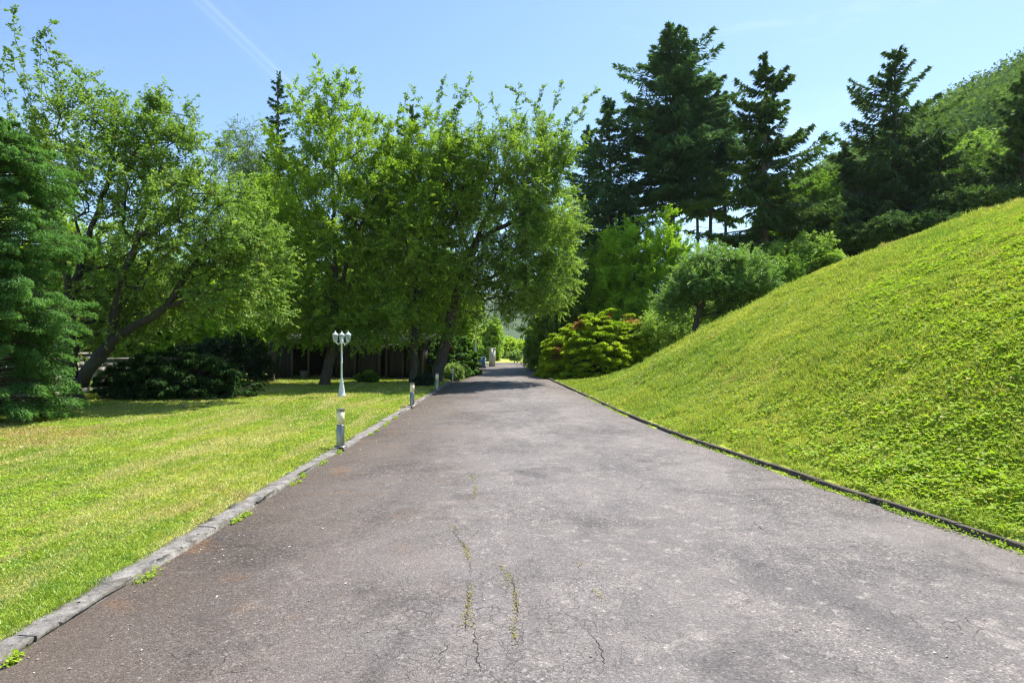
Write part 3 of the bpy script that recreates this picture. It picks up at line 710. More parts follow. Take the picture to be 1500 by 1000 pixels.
gen_tree('broadleaf_tree', 'tall fresh green tree with slender trunk rising behind the white lamp post', 'tree', (474, 567), 23.8,
    [[(482, 530), (490, 480), (492, 400), (490, 310), (486, 230), (480, 150)], [(491, 430), (520, 360), (540, 290)], [(491, 400), (450, 330), (430, 270)]],
    [(490, 215, 0, 85, 75, 2.3), (485, 310, 0, 105, 80, 2.8), (465, 400, -.2, 90, 70, 2.5), (540, 350, .3, 70, 90, 2.2), (500, 450, .4, 100, 48, 2.3), (545, 468, -.3, 50, 26, 1.4), (435, 462, -.2, 45, 30, 1.6), (500, 488, -.6, 90, 14, 1.3), (440, 492, -.4, 45, 12, 1.), (568, 300, .4, 45, 80, 1.7), (400, 470, .2, 35, 26, 1.3), (430, 290, .5, 50, 70, 1.6), (475, 160, 0, 45, 45, 1.3)],
    1000, (.10, .06), LF_A, .19, nt=4, nl=15, tw=(.4, .85), seed=12, up=.35,
    shoots=[[(480, 150), (470, 110), (463, 88)], [(520, 180), (530, 130), (520, 110)], [(440, 180), (432, 150), (425, 130)], [(500, 150), (506, 118), (515, 100)], [(550, 220), (575, 185), (588, 160)], [(560, 230), (565, 200), (560, 175)], [(400, 240), (392, 215), (398, 190)]])
gen_tree('broadleaf_tree', 'slim straight trunked green tree beside the dark shrub ball at the lawn edge', 'tree', (605, 562), 25.6,
    [[(607, 520), (608, 470), (612, 400), (618, 330), (632, 260), (650, 190)], [(612, 400), (585, 330), (575, 280)]],
    [(625, 230, 0, 65, 60, 2.0), (610, 310, 0, 80, 75, 2.5), (600, 390, 0, 75, 60, 2.5), (650, 400, .2, 70, 60, 2.2), (590, 458, .3, 60, 38, 1.8), (575, 492, -.6, 45, 13, 1.), (575, 240, 0, 38, 45, 1.4), (630, 480, 0, 40, 14, 1.2), (660, 290, 0, 55, 70, 2.)],
    800, (.10, .06), LF_A, .15, nt=4, nl=14, tw=(.4, .85), seed=13, up=.3,
    shoots=[[(640, 190), (612, 150), (606, 132)], [(650, 185), (668, 160), (690, 112)], [(600, 200), (590, 165), (595, 140)], [(640, 180), (645, 145), (650, 118)], [(665, 190), (672, 150), (668, 128)], [(655, 175), (680, 145), (693, 140)]])
gen_tree('broadleaf_tree', 'leaning tree whose thick dark trunk tilts right towards the driveway', 'tree', (636, 562), 26.2,
    [[(648, 520), (660, 470), (673, 425), (695, 360), (725, 290), (745, 220)], [(690, 375), (660, 300), (665, 230)], [(700, 350), (760, 320), (800, 270), (830, 190)]],
    [(755, 240, 0, 80, 70, 2.5), (735, 330, 0, 95, 75, 3.0), (785, 320, .3, 65, 80, 2.4), (740, 420, .2, 90, 50, 2.6), (790, 410, .6, 50, 55, 2.), (680, 250, 0, 55, 65, 2.), (800, 230, .2, 45, 50, 1.5)],
    1050, (.095, .058), LF_B, .24, nt=4, nl=15, tw=(.4, .85), seed=14, up=.25,
    shoots=[[(760, 190), (755, 160), (760, 130)], [(790, 190), (810, 160), (822, 122)], [(810, 200), (840, 160), (875, 133)], [(800, 185), (780, 150), (745, 128)], [(700, 210), (705, 175), (700, 150)], [(740, 200), (730, 165), (720, 140)], [(820, 190), (850, 175), (860, 145)], [(830, 240), (850, 215), (862, 200)], [(785, 180), (790, 150), (795, 128)]])
conifer('pointed_conifer', 'narrow spire of a dark green conifer poking up behind the tall lawn tree', 408, 33, 112, 48, lambda f: .12+.88*f**.8, .12, 150, leaf_mat('needle_thuja', (.03, .085, .02), (.08, .16, .03), None, trans=.2), 41, M=120, ql=.22, qw=.07, droop=.4, gap=.1)
conifer('far_conifer', 'brownish conifer top showing between the two tall lawn trees', 603, 45, 160, 60, lambda f: .15+.85*f, .2, 110, ND_SPR, 42, M=90, droop=.8)
gen_tree('birch_tree', 'pale grey green birch with fine hanging twigs in the background', 'tree', (372, 540), 34,
    [[(370, 450), (368, 350), (365, 260), (366, 200)]], [(362, 250, 0, 42, 65, 2.2), (365, 330, 0, 55, 70, 2.6), (350, 220, 0, 25, 35, 1.3)],
    320, (.10, .05), LF_BIRCH, .14, nt=4, nl=14, tw=(.5, 1.1), seed=15, up=-.35, droop=.5)
gen_tree('lime_tree', 'bright yellow green tree behind the block wall, lit by the sun', 'tree', (265, 550), 31,
    [[(265, 500), (262, 430), (258, 380)]], [(255, 440, 0, 65, 50, 2.4), (300, 470, 0, 60, 35, 2.), (230, 480, 0, 45, 30, 1.6)],
    300, (.15, .12), LF_MAPLE, .12, nt=4, nl=12, seed=16)
gen_tree('lime_tree', 'bright green young tree behind the low dark hedge left of the shed', 'tree', (378, 556), 30,
    [[(378, 510), (375, 450), (372, 400)]], [(372, 440, 0, 55, 60, 2.2), (350, 490, 0, 60, 35, 2.), (395, 500, 0, 28, 40, 1.3)],
    320, (.15, .12), LF_BRIGHT, .10, nt=4, nl=12, seed=17)
gen_tree('slim_tree', 'slim dark trunk standing just left of the shed', 'tree', (397, 562), 26.5,
    [[(398, 520), (399, 470), (402, 420), (405, 370)], [(399, 480), (385, 455), (378, 430)]], [(405, 400, 0, 55, 50, 2.2), (400, 330, .3, 50, 55, 2.2), (420, 455, .3, 45, 25, 1.5)],
    330, (.11, .07), LF_A, .11, nt=4, nl=13, seed=18)
for i, (px, d, tp, hw, lab) in enumerate([(150, 40, 330, 130, 'green tree behind the old forked tree'), (40, 38, 300, 130, 'green tree far behind the needle tree at the left edge'), (480, 40, 330, 110, 'dark broad tree behind the shed roof'), (590, 42, 330, 110, 'dark broad tree behind the shed\'s right end'),
        (652, 44, 380, 50, 'shaded tree left of the far gate'), (330, 46, 350, 110, 'green tree far behind the birch')]):
    gen_tree('background_tree', lab, 'tree', (px, 540), d, [[(px, 500), (px+6, 440), (px, tp+40)]],
        [(px, tp+60, 0, hw*.75, 65, 3.2), (px-hw*.45, 445, 0, hw*.6, 60, 3.), (px+hw*.45, 445, 0, hw*.6, 60, 3.), (px, 490, 0, hw*.9, 30, 2.5)], 420, (.2, .13), LF_A if i % 2 else LF_B, .2, nt=4, nl=12, tw=(.5, 1.1), seed=60+i, group='trees standing behind the lawn')
for i, (px, lab) in enumerate([(100, 'leafy hedge shrub behind the wall, left of the old forked trunk'), (175, 'leafy hedge shrub behind the wall, right of the old forked trunk'), (245, 'leafy hedge shrub behind the wall by the grey pole'), (20, 'leafy shrub behind the wall at the left edge')]):
    gen_tree('wall_shrub', lab, 'shrub', (px, 540), 29+i, [[(px, 520), (px, 500)]], [(px, 498, 0, 62, 34, 1.6)], 300, (.13, .09), [LF_A, LF_MAPLE, LF_BRIGHT, LF_A][i], .08, nt=4, nl=12, seed=110+i, group='shrubs behind the block wall')
# right of the drive
gen_tree('broadleaf_tree', 'pale cream flecked leafy tree overhanging the right driveway edge', 'tree', (822, 546), 37,
    [[(822, 500), (825, 440), (822, 380)]], [(815, 350, 0, 35, 55, 2.), (828, 410, 0, 38, 50, 2.2), (800, 440, -.5, 32, 45, 2.), (835, 320, 0, 18, 45, 1.2)],
    380, (.13, .08), LF_PALE, .13, nt=4, nl=13, tw=(.4, .9), seed=21)
gen_tree('dark_shrub', 'tall dark green shrub right of the drive, left of the golden bush', 'shrub', (800, 546), 39,
    [[(800, 520), (800, 480)]], [(800, 500, 0, 32, 42, 2.), (815, 470, .5, 32, 45, 2.), (783, 520, 0, 14, 24, 1.)],
    320, (.14, .09), LF_B, .08, nt=4, nl=13, seed=22)
gen_tree('bright_tree', 'upright bright green bushy tree behind the golden bush', 'tree', (940, 540), 36,
    [[(935, 480), (930, 420), (925, 360)], [(940, 480), (965, 410), (975, 350)], [(930, 480), (900, 420), (890, 370)]],
    [(925, 390, 0, 50, 62, 2.5), (970, 390, 0, 48, 65, 2.5), (895, 430, 0, 38, 60, 2.2), (930, 455, 0, 75, 40, 2.6), (1000, 420, .4, 28, 50, 1.8), (985, 480, 0, 40, 35, 2.)],
    900, (.13, .08), LF_BRIGHT, .17, nt=4, nl=13, tw=(.4, .8), seed=23, up=.9,
    shoots=[[(920, 350), (917, 318)], [(885, 370), (878, 345)], [(975, 345), (978, 322)], [(950, 350), (948, 316)], [(1000, 380), (1006, 345)], [(1015, 395), (1022, 360)], [(895, 360), (892, 330)], [(905, 360), (903, 325)], [(935, 350), (934, 320)], [(962, 350), (965, 325)], [(990, 360), (995, 330)], [(870, 400), (862, 372)], [(925, 380), (922, 340)], [(880, 420), (868, 395)]])
gen_tree('small_tree', 'silvery green small tree with bare dark leaning trunk behind the grass bank', 'tree', (1016, 492), 24,
    [[(1018, 480), (1024, 455), (1032, 432), (1040, 410)], [(1032, 432), (1070, 415), (1095, 400)]],
    [(985, 448, .2, 24, 20, .9), (1062, 455, .8, 50, 20, 1.2), (1115, 440, .5, 32, 24, 1.), (1035, 410, 0, 55, 32, 1.7), (1075, 405, 0, 50, 35, 1.7), (1000, 430, 0, 30, 18, 1.1), (1100, 420, 0, 35, 25, 1.2), (1050, 390, 0, 50, 22, 1.2)],
    640, (.085, .05), LF_SILVER, .10, nt=4, nl=13, tw=(.25, .7), seed=24, shoots=[[(1050, 385), (1048, 362)], [(1085, 385), (1092, 360)], [(1110, 400), (1118, 372)], [(1000, 410), (985, 392)], [(970, 440), (955, 432)]])
gen_tree('leafy_shrub', 'green shrub with upright shoots at the back of the grass bank', 'shrub', (1145, 440), 27, [[(1145, 420), (1145, 395)]],
    [(1145, 410, 0, 28, 30, 1.2), (1165, 425, 0, 25, 18, 1.), (1120, 420, 0, 25, 30, 1.)], 260, (.09, .05), LF_SHRUB, .04, nt=4, nl=12, tw=(.2, .45), seed=25, up=.8, zbase=1.0)
gen_tree('understorey_shrub', 'shaded shrub under the bright bushy tree, right of the golden bush', 'shrub', (985, 520), 30, [[(985, 500), (985, 470)]],
    [(980, 490, 0, 50, 42, 2.), (1030, 470, 1, 55, 35, 2.), (1080, 450, 2, 50, 30, 2.)], 420, (.10, .06), LF_B, .05, nt=4, nl=12, seed=26)
for i, (px, py, d, rx, rz, lab) in enumerate([(1185, 330, 40, 40, 70, 'light green tree between the two spruces'), (1170, 400, 34, 60, 50, 'green bushes under the spruce right of the silvery tree'), (1430, 260, 50, 70, 60, 'light green tree behind the bank near the right edge'), (1330, 338, 36, 90, 14, 'low green growth at the top of the grass bank'), (1450, 300, 36, 70, 16, 'low green growth at the bank top beside the right edge'), (870, 430, 42, 40, 70, 'mid green tree behind the bright bushy tree')]):
    gen_tree('background_tree', lab, 'tree', (px, py+rz), d, [[(px, py+rz*.6), (px, py)]], [(px, py, 0, rx, rz, 2.6), (px-rx*.5, py+rz*.5, 0, rx*.6, rz*.6, 2.)],
        380, (.16, .10), [LF_SHRUB, LF_B, LF_B, ND_SPR, ND_SPR, LF_B][i], .12, nt=4, nl=12, tw=(.4, .9), seed=80+i)
doug = lambda f: np.interp(f, [0, .12, .3, .55, .8, 1], [.12, .5, .85, 1., .95, .7])
spru = lambda f: np.interp(f, [0, .1, .35, .65, 1], [.08, .3, .72, 1., .9])
conifer('tall_conifer', 'tallest blue green fir with a broad pointed crown behind the bright bushy tree', 985, 42, 43, 68, doug, .47, 240, ND_FIR, 51, M=170, droop=.5, trunk_r=.3, wf=.36)
conifer('tall_conifer', 'shorter rounded fir directly left of the tallest fir', 893, 43, 150, 58, doug, .24, 170, ND_FIR, 52, M=150, droop=.8, trunk_r=.22)
conifer('tall_conifer', 'ragged thin trunked fir just right of the tallest fir', 1040, 44, 112, 44, lambda f: np.interp(f, [0, .15, .5, 1], [.1, .6, 1., .6]), .58, 110, ND_FIR, 53, M=120, droop=1., trunk_r=.17)
conifer('tall_conifer', 'thin bare stem with sparse high crown beside the ragged fir', 1062, 46, 150, 38, lambda f: np.interp(f, [0, .15, .5, 1], [.1, .6, 1., .6]), .55, 80, ND_FIR, 54, M=110, droop=1., trunk_r=.15)
conifer('tall_conifer', 'thin bare trunk in the gap below the tallest fir', 1022, 45, 175, 40, lambda f: .3+.7*f, .6, 60, ND_FIR, 55, M=100, droop=1., trunk_r=.15)
conifer('tall_spruce', 'dark spruce with drooping tiers standing alone in the middle of the conifer row', 1121, 38, 84, 80, spru, .22, 190, ND_SPR, 56, M=170, droop=1.25, trunk_r=.26, wf=.3, gap=.45)
conifer('tall_spruce', 'broad dark spruce with two tops in front of the wooded hill', 1310, 41, 78, 112, lambda f: np.interp(f, [0, .1, .25, .5, .8, 1], [.1, .22, .5, .85, 1.1, 1.]), .08, 250, ND_SPR, 57, M=180, droop=1.2, trunk_r=.28, wf=.3)
conifer('tall_spruce', 'shorter spruce leaning on the right side of the two topped spruce', 1375, 39, 185, 92, spru, .08, 170, ND_SPR, 58, M=150, droop=1.3, trunk_r=.2)
conifer('tall_spruce', 'short dark spruce left of the two topped spruce', 1238, 42, 215, 60, spru, .1, 130, ND_SPR, 59, M=140, droop=1.3, trunk_r=.16)
conifer('tall_spruce', 'dark spruce cut by the right edge of the view', 1500, 36, 110, 62, spru, .1, 150, ND_SPR, 61, M=160, droop=1.2, trunk_r=.2)
conifer('tall_spruce', 'low dark spruce filling under the middle spruce', 1150, 44, 255, 75, spru, .1, 110, ND_SPR, 62, M=130, droop=1.2, trunk_r=.14)
conifer('tall_conifer', 'small blue green fir at the left end of the row, behind the pale leafy tree', 862, 46, 190, 44, doug, .2, 110, ND_FIR, 63, M=130, droop=.9, trunk_r=.15)
# shrubs
spread_bush('golden_bush', 'large yellow green dome shaped bush with rusty patches at the driveway edge', 882, 550, 31, 97, 88, 2.6, ND_GOLD, 71, nb=900, M=210, ql=.14, qw=.055, rust=[(842, 474, 13), (912, 466, 9), (930, 470, 7), (815, 510, 8), (813, 522, 7), (893, 463, 8), (922, 468, 8), (905, 458, 6)])
spread_bush('juniper_bush', 'wide low dark juniper spreading in front of the block wall', 262, 584, 18.6, 112, 68, 1.5, ND_JUN, 72, nb=420, M=200, ql=.11, qw=.035)
spread_bush('juniper_bush', 'dark bush with small rusty tufts behind the slim straight tree', 640, 556, 30, 52, 62, 1.6, ND_GOLD.copy() if False else leaf_mat('needle_green', (.035, .10, .014), (.11, .22, .03), None, trans=.3), 73, nb=260, M=200, ql=.12, qw=.045, rust=[(598, 487, 9), (650, 508, 5), (661, 510, 5)])
gen_tree('hedge', 'dark clipped leafy hedge between the juniper and the slim dark trunk', 'hedge', (325, 570), 24.5, [[(325, 555), (325, 530)]],
    [(310, 530, 0, 45, 32, 1.), (355, 528, 0, 42, 35, 1.), (285, 540, 0, 30, 28, 1.), (380, 545, -.5, 20, 25, .8)], 520, (.07, .05), LF_DARK, .05, nt=4, nl=14, tw=(.15, .3), seed=74, shell=.2)
def ball(name, label, px, py, d, rx, rz, mat, seed, leaf=(.05, .03), natt=140, tw=(.08, .2)):
    gen_tree(name, label, 'shrub', (px, py), d, [[(px, py-rz*.4), (px, py-rz)]], [(px, py-rz*.95, 0, rx, rz, rx*d/F)], natt, leaf, mat, .03, nt=4, nl=12, tw=tw, seed=seed, shell=.25, minr=.003)
ball('round_shrub', 'small round pale edged shrub on the lawn in front of the shed', 539, 562, 25.8, 15, 8.5, LF_SHRUB, 75)
ball('round_shrub', 'small dark round shrub between the two tree trunks', 622, 567, 23.5, 13, 9, LF_DARK, 76)
ball('round_shrub', 'small loose green shrub beside the third bollard', 664, 560, 28, 15, 13, LF_PALE, 77, tw=(.12, .3))
ball('round_shrub', 'low dark shrub at the foot of the block wall near the left edge', 62, 612, 14.2, 26, 13, LF_DARK, 78)
spread_bush('green_shrub', 'bright green layered shrub left of the driveway before the gate', 672, 553, 32, 32, 62, 1.3, leaf_mat('needle_fresh', (.06, .16, .02), (.17, .31, .04), None, trans=.35), 81, nb=200, M=200, ql=.13, qw=.055)
# beyond the gate
for i, (px, d, hw, tp, m, lab) in enumerate([(742, 75, 26, 500, LF_MAPLE, 'sunlit pale bush straight beyond the gate'), (700, 80, 40, 488, LF_BRIGHT, 'bright bush beyond the left gate post'), (765, 82, 30, 503, LF_MAPLE, 'sunlit bush beyond the right gate post'), (722, 64, 9, 470, LF_B, 'dark leafy tree hanging over the left gate post'), (805, 70, 28, 470, LF_B, 'dark trees beyond the gate on the right')]):
    gen_tree('background_tree' if i > 2 else 'far_bush', lab, 'tree' if i > 2 else 'shrub', (px, 526), d, [[(px, 520), (px, 512)]], [(px, (tp+524)/2, 0, hw, (524-tp)/2, 3.)], 200, (.28, .18), m, .12, nt=4, nl=12, tw=(.5, 1.1), seed=90+i)
gen_tree('sapling', 'little tree at the bend of the drive beyond the gate', 'tree', (758, 532), 55, [[(757, 529), (755, 524)]], [(755, 521, 0, 10, 5, .8)], 60, (.12, .07), LF_PALE, .03, nt=4, nl=10, tw=(.2, .4), seed=96)
# ------------------------------------------------------------------ wooded hill, far hills
def forest(name, pts, rad, leaf, mat, label, seed, nl=260):
    global R
    R = np.random.RandomState(seed); Vs, rs = [], []
    for (x, y), r in zip(pts, rad):
        z = float(H(x, y)) if leaf < 3 else hfar(x, y)
        n = nl; v = unit(R.randn(n, 3)); v[:, 2] = np.abs(v[:, 2])*1.1-.25
        q = R.rand(n)**.09; lump = 1+.25*np.sin(v[:, 0]*6+x)+.2*np.sin(v[:, 1]*7+y)
        c = np.array([x, y, z+r*.7])+v*(q*lump*r)[:, None]*np.array([1, 1, 1.15])
        V, Q = leaves(c, R.randn(n, 3), v+R.randn(n, 3)*.3, leaf*R.uniform(.6, 1.4, n), leaf*.75, .1)
        Vs.append(V); rs.append(np.clip(R.rand()*.85+.15*R.rand(n), 0, 1))
    V = np.concatenate(Vs)
    o = mesh_obj(name, V, np.arange(len(V)).reshape(-1, 4), mat, rnd=np.concatenate(rs)); o['kind'] = 'stuff'; o['label'] = label; o['category'] = 'forest'
R = np.random.RandomState(3)
pts = []
for k in range(5200):
    y = 62+R.rand()**.8*128; px = R.uniform(1150, 1600); x = (px-CX)/F*y
    if H(x, y) > 3: pts.append((x, y))
pts = [p for i, p in enumerate(pts) if i % 2 == 0][:900]
rad = [R.uniform(1.9, 4.8)*(.75+p[1]/260) for p in pts]
forest('hill_forest', pts, rad, .62, LF_WOOD, 'dense leafy wood covering the steep hill at the right', 4, nl=340)
def hfar(x, y): return float(95*sm(420, 760, y)*(1+.35*noise2(x, y, .006, 8))*(.5+.5*sm(900, -900, x)))
fx = np.linspace(-1500, 900, 161); fy = np.linspace(400, 1000, 41); X, Y = np.meshgrid(fx, fy)
Z = 95*sm(420, 760, Y)*(1+.35*noise2(X, Y, .006, 8))*(.5+.5*sm(900, -900, X))+4*noise2(X, Y, .11, 3)+.1
idx = np.arange(X.size).reshape(X.shape); Q = np.stack([idx[:-1,:-1], idx[:-1,1:], idx[1:,1:], idx[1:,:-1]], -1).reshape(-1, 4)
t = NT('far_wood'); nn_ = t.noise(t.co(), .09, 6, .7); mfar = t.pbr(t.mix(nn_, (.03, .06, .025), (.11, .17, .05)), 1., t.bump(nn_, 1., 8.))
o = mesh_obj('far_hill', np.stack([X, Y, Z], -1).reshape(-1, 3), Q, mfar, smooth=False); o['kind'] = 'structure'
# ------------------------------------------------------------------ block walls
def block_wall(label, A, B, h, course=.2, bl=.4):
    A = np.array(A, float); B = np.array(B, float); D = B-A; Ln = np.linalg.norm(D); u = D/Ln; nrm = np.array([-u[1], u[0]])
    z0 = -.1; e = empty('block_wall', (A[0], A[1], 0), label, 'wall')
    rot = np.array([[u[0], nrm[0], 0], [u[1], nrm[1], 0], [0, 0, 1]])
    mb = MB(); mid = (A+B)/2
    mb.box((mid[0], mid[1], (z0+h)/2), (Ln/2-.01, .085, (h-z0)/2-.005), rot); mb.build('mortar', M_MORTAR, e, (A[0], A[1], 0))
    mb = MB(); k = 0; z = z0
    while z < h-.05:
        s = -(k % 2)*bl/2
        while s < Ln:
            a, b = max(0, s+.006), min(Ln, s+bl-.006)
            if b-a > .05:
                c = A+u*(a+b)/2; j = random.uniform(-.004, .004)
                mb.box((c[0]+nrm[0]*j, c[1]+nrm[1]*j, z+course/2), ((b-a)/2, .1, course/2-.006), rot)
            s += bl
        z += course; k += 1
    mb.build('blocks', M_BLOCK, e, (A[0], A[1], 0))
    mb = MB(); mb.box((mid[0], mid[1], z+.035), (Ln/2+.03, .13, .035), rot); mb.build('coping', M_BLOCK, e, (A[0], A[1], 0))
block_wall('grey concrete block wall behind the left trees, half in shade', (-13.2, 12.5), (-13.3, 19.6), 1.3)
block_wall('lower run of block wall behind the juniper bush', (-13.25, 19.9), (-12.2, 26.5), 1.1)
# ------------------------------------------------------------------ shed
def shed():
    d = 28.5; x0 = P(402, 0, d)[0]; x1 = P(622, 0, d)[0]; b = np.array([x0, d, 0.])
    e = empty('shed', b, 'long low dark timber shed with board doors in the shade behind the lawn', 'shed')
    def bd(name, boxes, m):
        mb = MB()
        for c, h in boxes: mb.box(c, h)
        return mb.build(name, m, e, b)
    W = x1-x0; hf = 1.75
    def wx(px): return P(px, 0, d)[0]
    bd('back_wall', [((x0+W/2, d+2.6, .85), (W/2, .03, .95))], M_WOODD)
    bd('side_wall', [((x0+.03, d+1.3, .85), (.03, 1.25, .95))], M_WOODD)
    bd('side_wall', [((x1-.03, d+1.3, .85), (.03, 1.25, .95))], M_WOODD)
    # sloping roof, corrugated
    n = 90; xs = np.linspace(x0-.25, x1+.25, n*2); V = []
    for i, x in enumerate(xs):
        zz = .02*math.cos(i*math.pi/2*1.0)
        V += [(x, d-.35, hf+.08+zz), (x, d+2.9, hf+.42+zz), (x, d+2.9, hf+.39+zz), (x, d-.35, hf+.05+zz)]
    m = len(xs); Q = []
    for i in range(m-1):
        for k in range(4): Q.append([i*4+k, i*4+(k+1) % 4, (i+1)*4+(k+1) % 4, (i+1)*4+k])
    mesh_obj('roof', V, Q, M_ROOF, e, b)
    bd('fascia', [((x0+W/2, d-.3, hf-.03), (W/2+.2, .02, .07))], M_WOODL)
    for px in (404, 428, 452, 486, 520, 556, 566, 590, 619):
        bd('post', [((wx(px), d, hf/2-.02), (.045, .045, hf/2-.03))], M_WOODL)
    # board panels
    for (a, c, dz) in ((406, 427, 0), (488, 519, 0), (522, 555, 0), (568, 589, 0), (592, 617, .05)):
        mb = MB(); xx = wx(a)+.05
        while xx < wx(c)-.05:
            w = random.uniform(.09, .14); mb.box((xx+w/2, d+.08+random.uniform(0, .015), (hf-.15)/2+.04), (w/2-.006, .012, (hf-.2)/2-random.uniform(0, .03))); xx += w
        mb.build('board_panel', M_WOODD, e, b)
    mb = MB(); mb.box((wx(412), d-.12, .8), (.04, .02, .8), np.array([[.98, 0, .12], [0, 1, 0], [-.12, 0, .98]])); mb.build('loose_board', M_WOODL, e, b)
    bd('sill', [((x0+W/2, d-.02, .05), (W/2, .05, .045))], M_WOODL)
shed()
b = P(445, 0, 28.9); mb = MB(); mb.lathe([(.0, .02), (.14, .02), (.16, .05), (.19, .36), (.205, .38), (.205, .40), (.18, .4), (.15, .06), (0, .06)], (b[0], b[1], 0), 14)
o = mb.build('bucket', M_METAL, None, (b[0], b[1], 0)); o['label'] = 'grey bucket standing in the open bay of the dark shed'; o['category'] = 'bucket'
# ------------------------------------------------------------------ bollard lights
def bollard(x, y, label):
    zb = .07; e = empty('bollard_light', (x, y, zb), label, 'bollard light', 'bollard lights along the left kerb')
    r = .058
    mb = MB(); mb.lathe([(0, 0), (.098, 0), (.098, .008), (.09, .016), (.062, .018), (.0, .018)], (x, y, zb), 28); mb.build('base_plate', M_STEEL, e, (x, y, zb), True)
    mb = MB(); mb.lathe([(r, .018), (r, .33), (r-.004, .334), (0, .334)], (x, y, zb), 28); mb.build('post', M_STEEL, e, (x, y, zb), False)
    mb = MB(); mb.lathe([(0, .335), (r-.003, .335), (r-.003, .535), (0, .535)], (x, y, zb), 28); mb.build('lamp_shade', M_LAMPGL, e, (x, y, zb), True)
    mb = MB(); mb.lathe([(0, .536), (r+.003, .536), (r+.003, .562), (r, .568), (0, .572)], (x, y, zb), 28); mb.build('cap', M_STEEL, e, (x, y, zb), False)
    for c in e.children:
        if c.name.startswith(('post', 'cap')):
            for p in c.data.polygons: p.use_smooth = abs(p.normal.z) < .3
    return e
b0 = bollard(-2.58, 9.42, 'nearest bollard light with cream shade and steel post on the left kerb')
for (x, y, lab) in ((-2.52, 15.8, 'second nearest bollard light, in line with the third tree trunk'), (-2.55, 21.3, 'third bollard light from the camera, right of the dark round shrub'), (-2.5, 26.3, 'fourth bollard light, half in shade before the loose green shrub'), (-2.5, 31.5, 'farthest small bollard light before the gate')):
    c = b0.copy(); COL.objects.link(c); c.location = (x, y, .07); c['label'] = lab
    for ch in b0.children:
        k = ch.copy(); COL.objects.link(k); k.parent = c
# ------------------------------------------------------------------ white lamp post
def lamp():
    x, y, _ = P(500.5, 0, 18.8); z = float(H(x, y)); L0 = (x, y, z)
    e = empty('lamp_post', L0, 'white three headed lantern post standing on the lawn', 'lamp post')
    c = (x, y, z)
    mb = MB(); mb.lathe([(0, 0), (.135, 0), (.135, .03), (.115, .045), (.11, .10), (.10, .12), (.092, .2), (.07, .34), (.055, .40), (.06, .42), (.06, .44), (.042, .46), (.04, .5), (.048, .52), (.03, .545)], c, 12); mb.build('base', M_WHITE, e, L0, True)
    mb = MB(); mb.lathe([(.03, .545), (.028, 1.0), (.034, 1.01), (.034, 1.03), (.026, 1.04), (.024, 1.58), (.04, 1.6), (.05, 1.64), (.04, 1.69), (.02, 1.72), (.012, 1.76), (.02, 1.78), (0, 1.80)], c, 12); mb.build('pole', M_WHITE, e, L0, True)
    for ang in (-15, 225, 105):
        a = math.radians(ang); dx, dy = math.cos(a), math.sin(a); ra = .215
        tt = np.linspace(0, 1, 12); mb = MB()
        pts = np.stack([x+dx*(.03+tt*(ra-.03)), y+dy*(.03+tt*(ra-.03)), z+1.64-.055*np.sin(tt*np.pi)+.02*tt], 1); mb.tube(pts, .011, 6)
        q = np.linspace(0, 5.5, 16); mb.tube(np.stack([x+dx*(.11+.035*np.cos(q)*(1-q/9)), y+dy*(.11+.035*np.cos(q)*(1-q/9)), z+1.565+.035*np.sin(q)*(1-q/9)], 1), .007, 5)
        mb.build('arm', M_WHITE, e, L0, True)
        lc = (x+dx*ra, y+dy*ra, z+1.655)
        mb = MB(); mb.lathe([(0, -.035), (.014, -.03), (.018, -.005), (.05, .0), (.05, .012), (0, .012)], lc, 6)
        for k in range(6):
            t_ = k*math.pi/3; mb.tube([(lc[0]+.05*math.cos(t_), lc[1]+.05*math.sin(t_), lc[2]+.01), (lc[0]+.082*math.cos(t_), lc[1]+.082*math.sin(t_), lc[2]+.20)], .0065, 4)
        lan = mb.build('lantern', M_WHITE, e, L0)
        def sub(nm, prof, m, off=0):
            mm = MB(); mm.lathe(prof, lc, 6); o = mm.build(nm, m, lan, (0, 0, 0)); o.parent = lan
            for v in o.data.vertices: v.co -= Vector(L0)
        sub('roof', [(.098, .196), (.10, .206), (.07, .235), (.035, .262), (.025, .285), (.012, .295), (.016, .31), (.006, .325), (0, .345)], M_WHITE)
        sub('glass', [(.046, .014), (.077, .195)], M_GLASS)
lamp()
# ------------------------------------------------------------------ gate, poles and small things
def gatepost(px, d, h, w, label):
    x = P(px, 0, d)[0]; e = empty('gate_post', (x, d, 0), label, 'gate post')
    mb = MB(); mb.box((x, d, h/2-.05), (w/2, w/2, h/2+.05)); mb.build('pillar', M_POST, e, (x, d, 0))
    mb = MB(); mb.box((x, d, h+.035), (w/2+.04, w/2+.04, .033)); V = np.array([(-1, -1, 0), (1, -1, 0), (1, 1, 0), (-1, 1, 0), (0, 0, 1.)])*(w/2, w/2, .08)+(x, d, h+.07)
    mb.add(V, [[0, 1, 4, 4], [1, 2, 4, 4], [2, 3, 4, 4], [3, 0, 4, 4]]) if False else None
    mb.build('capstone', M_POST, e, (x, d, 0))
gatepost(721, 46, 1.3, .45, 'white square gate post left of the drive end')
gatepost(770, 46.5, 1.3, .42, 'pale gate post right of the drive end')
def pole(name, px, d, h, r, m, label, cat, z0=None):
    x = P(px, 0, d)[0]; z = float(H(x, d)) if z0 is None else z0
    mb = MB(); mb.lathe([(0, -.1), (r*1.6, -.1), (r*1.6, .04), (r, .06), (r, h*.6), (r*.8, h*.62), (r*.8, h-.05), (r*1.3, h-.04), (r*1.3, h), (0, h+.02)], (x, d, z), 12)
    o = mb.build(name, m, None, (x, d, z)); o['label'] = label; o['category'] = cat
pole('slim_post', 697, 39.5, 2.7, .06, M_POST, 'slim pale post beside the driveway just before the gate', 'post')
pole('utility_pole', 247, 33, 3.4, .13, M_METAL, 'pale grey pole seen behind the block wall', 'pole')
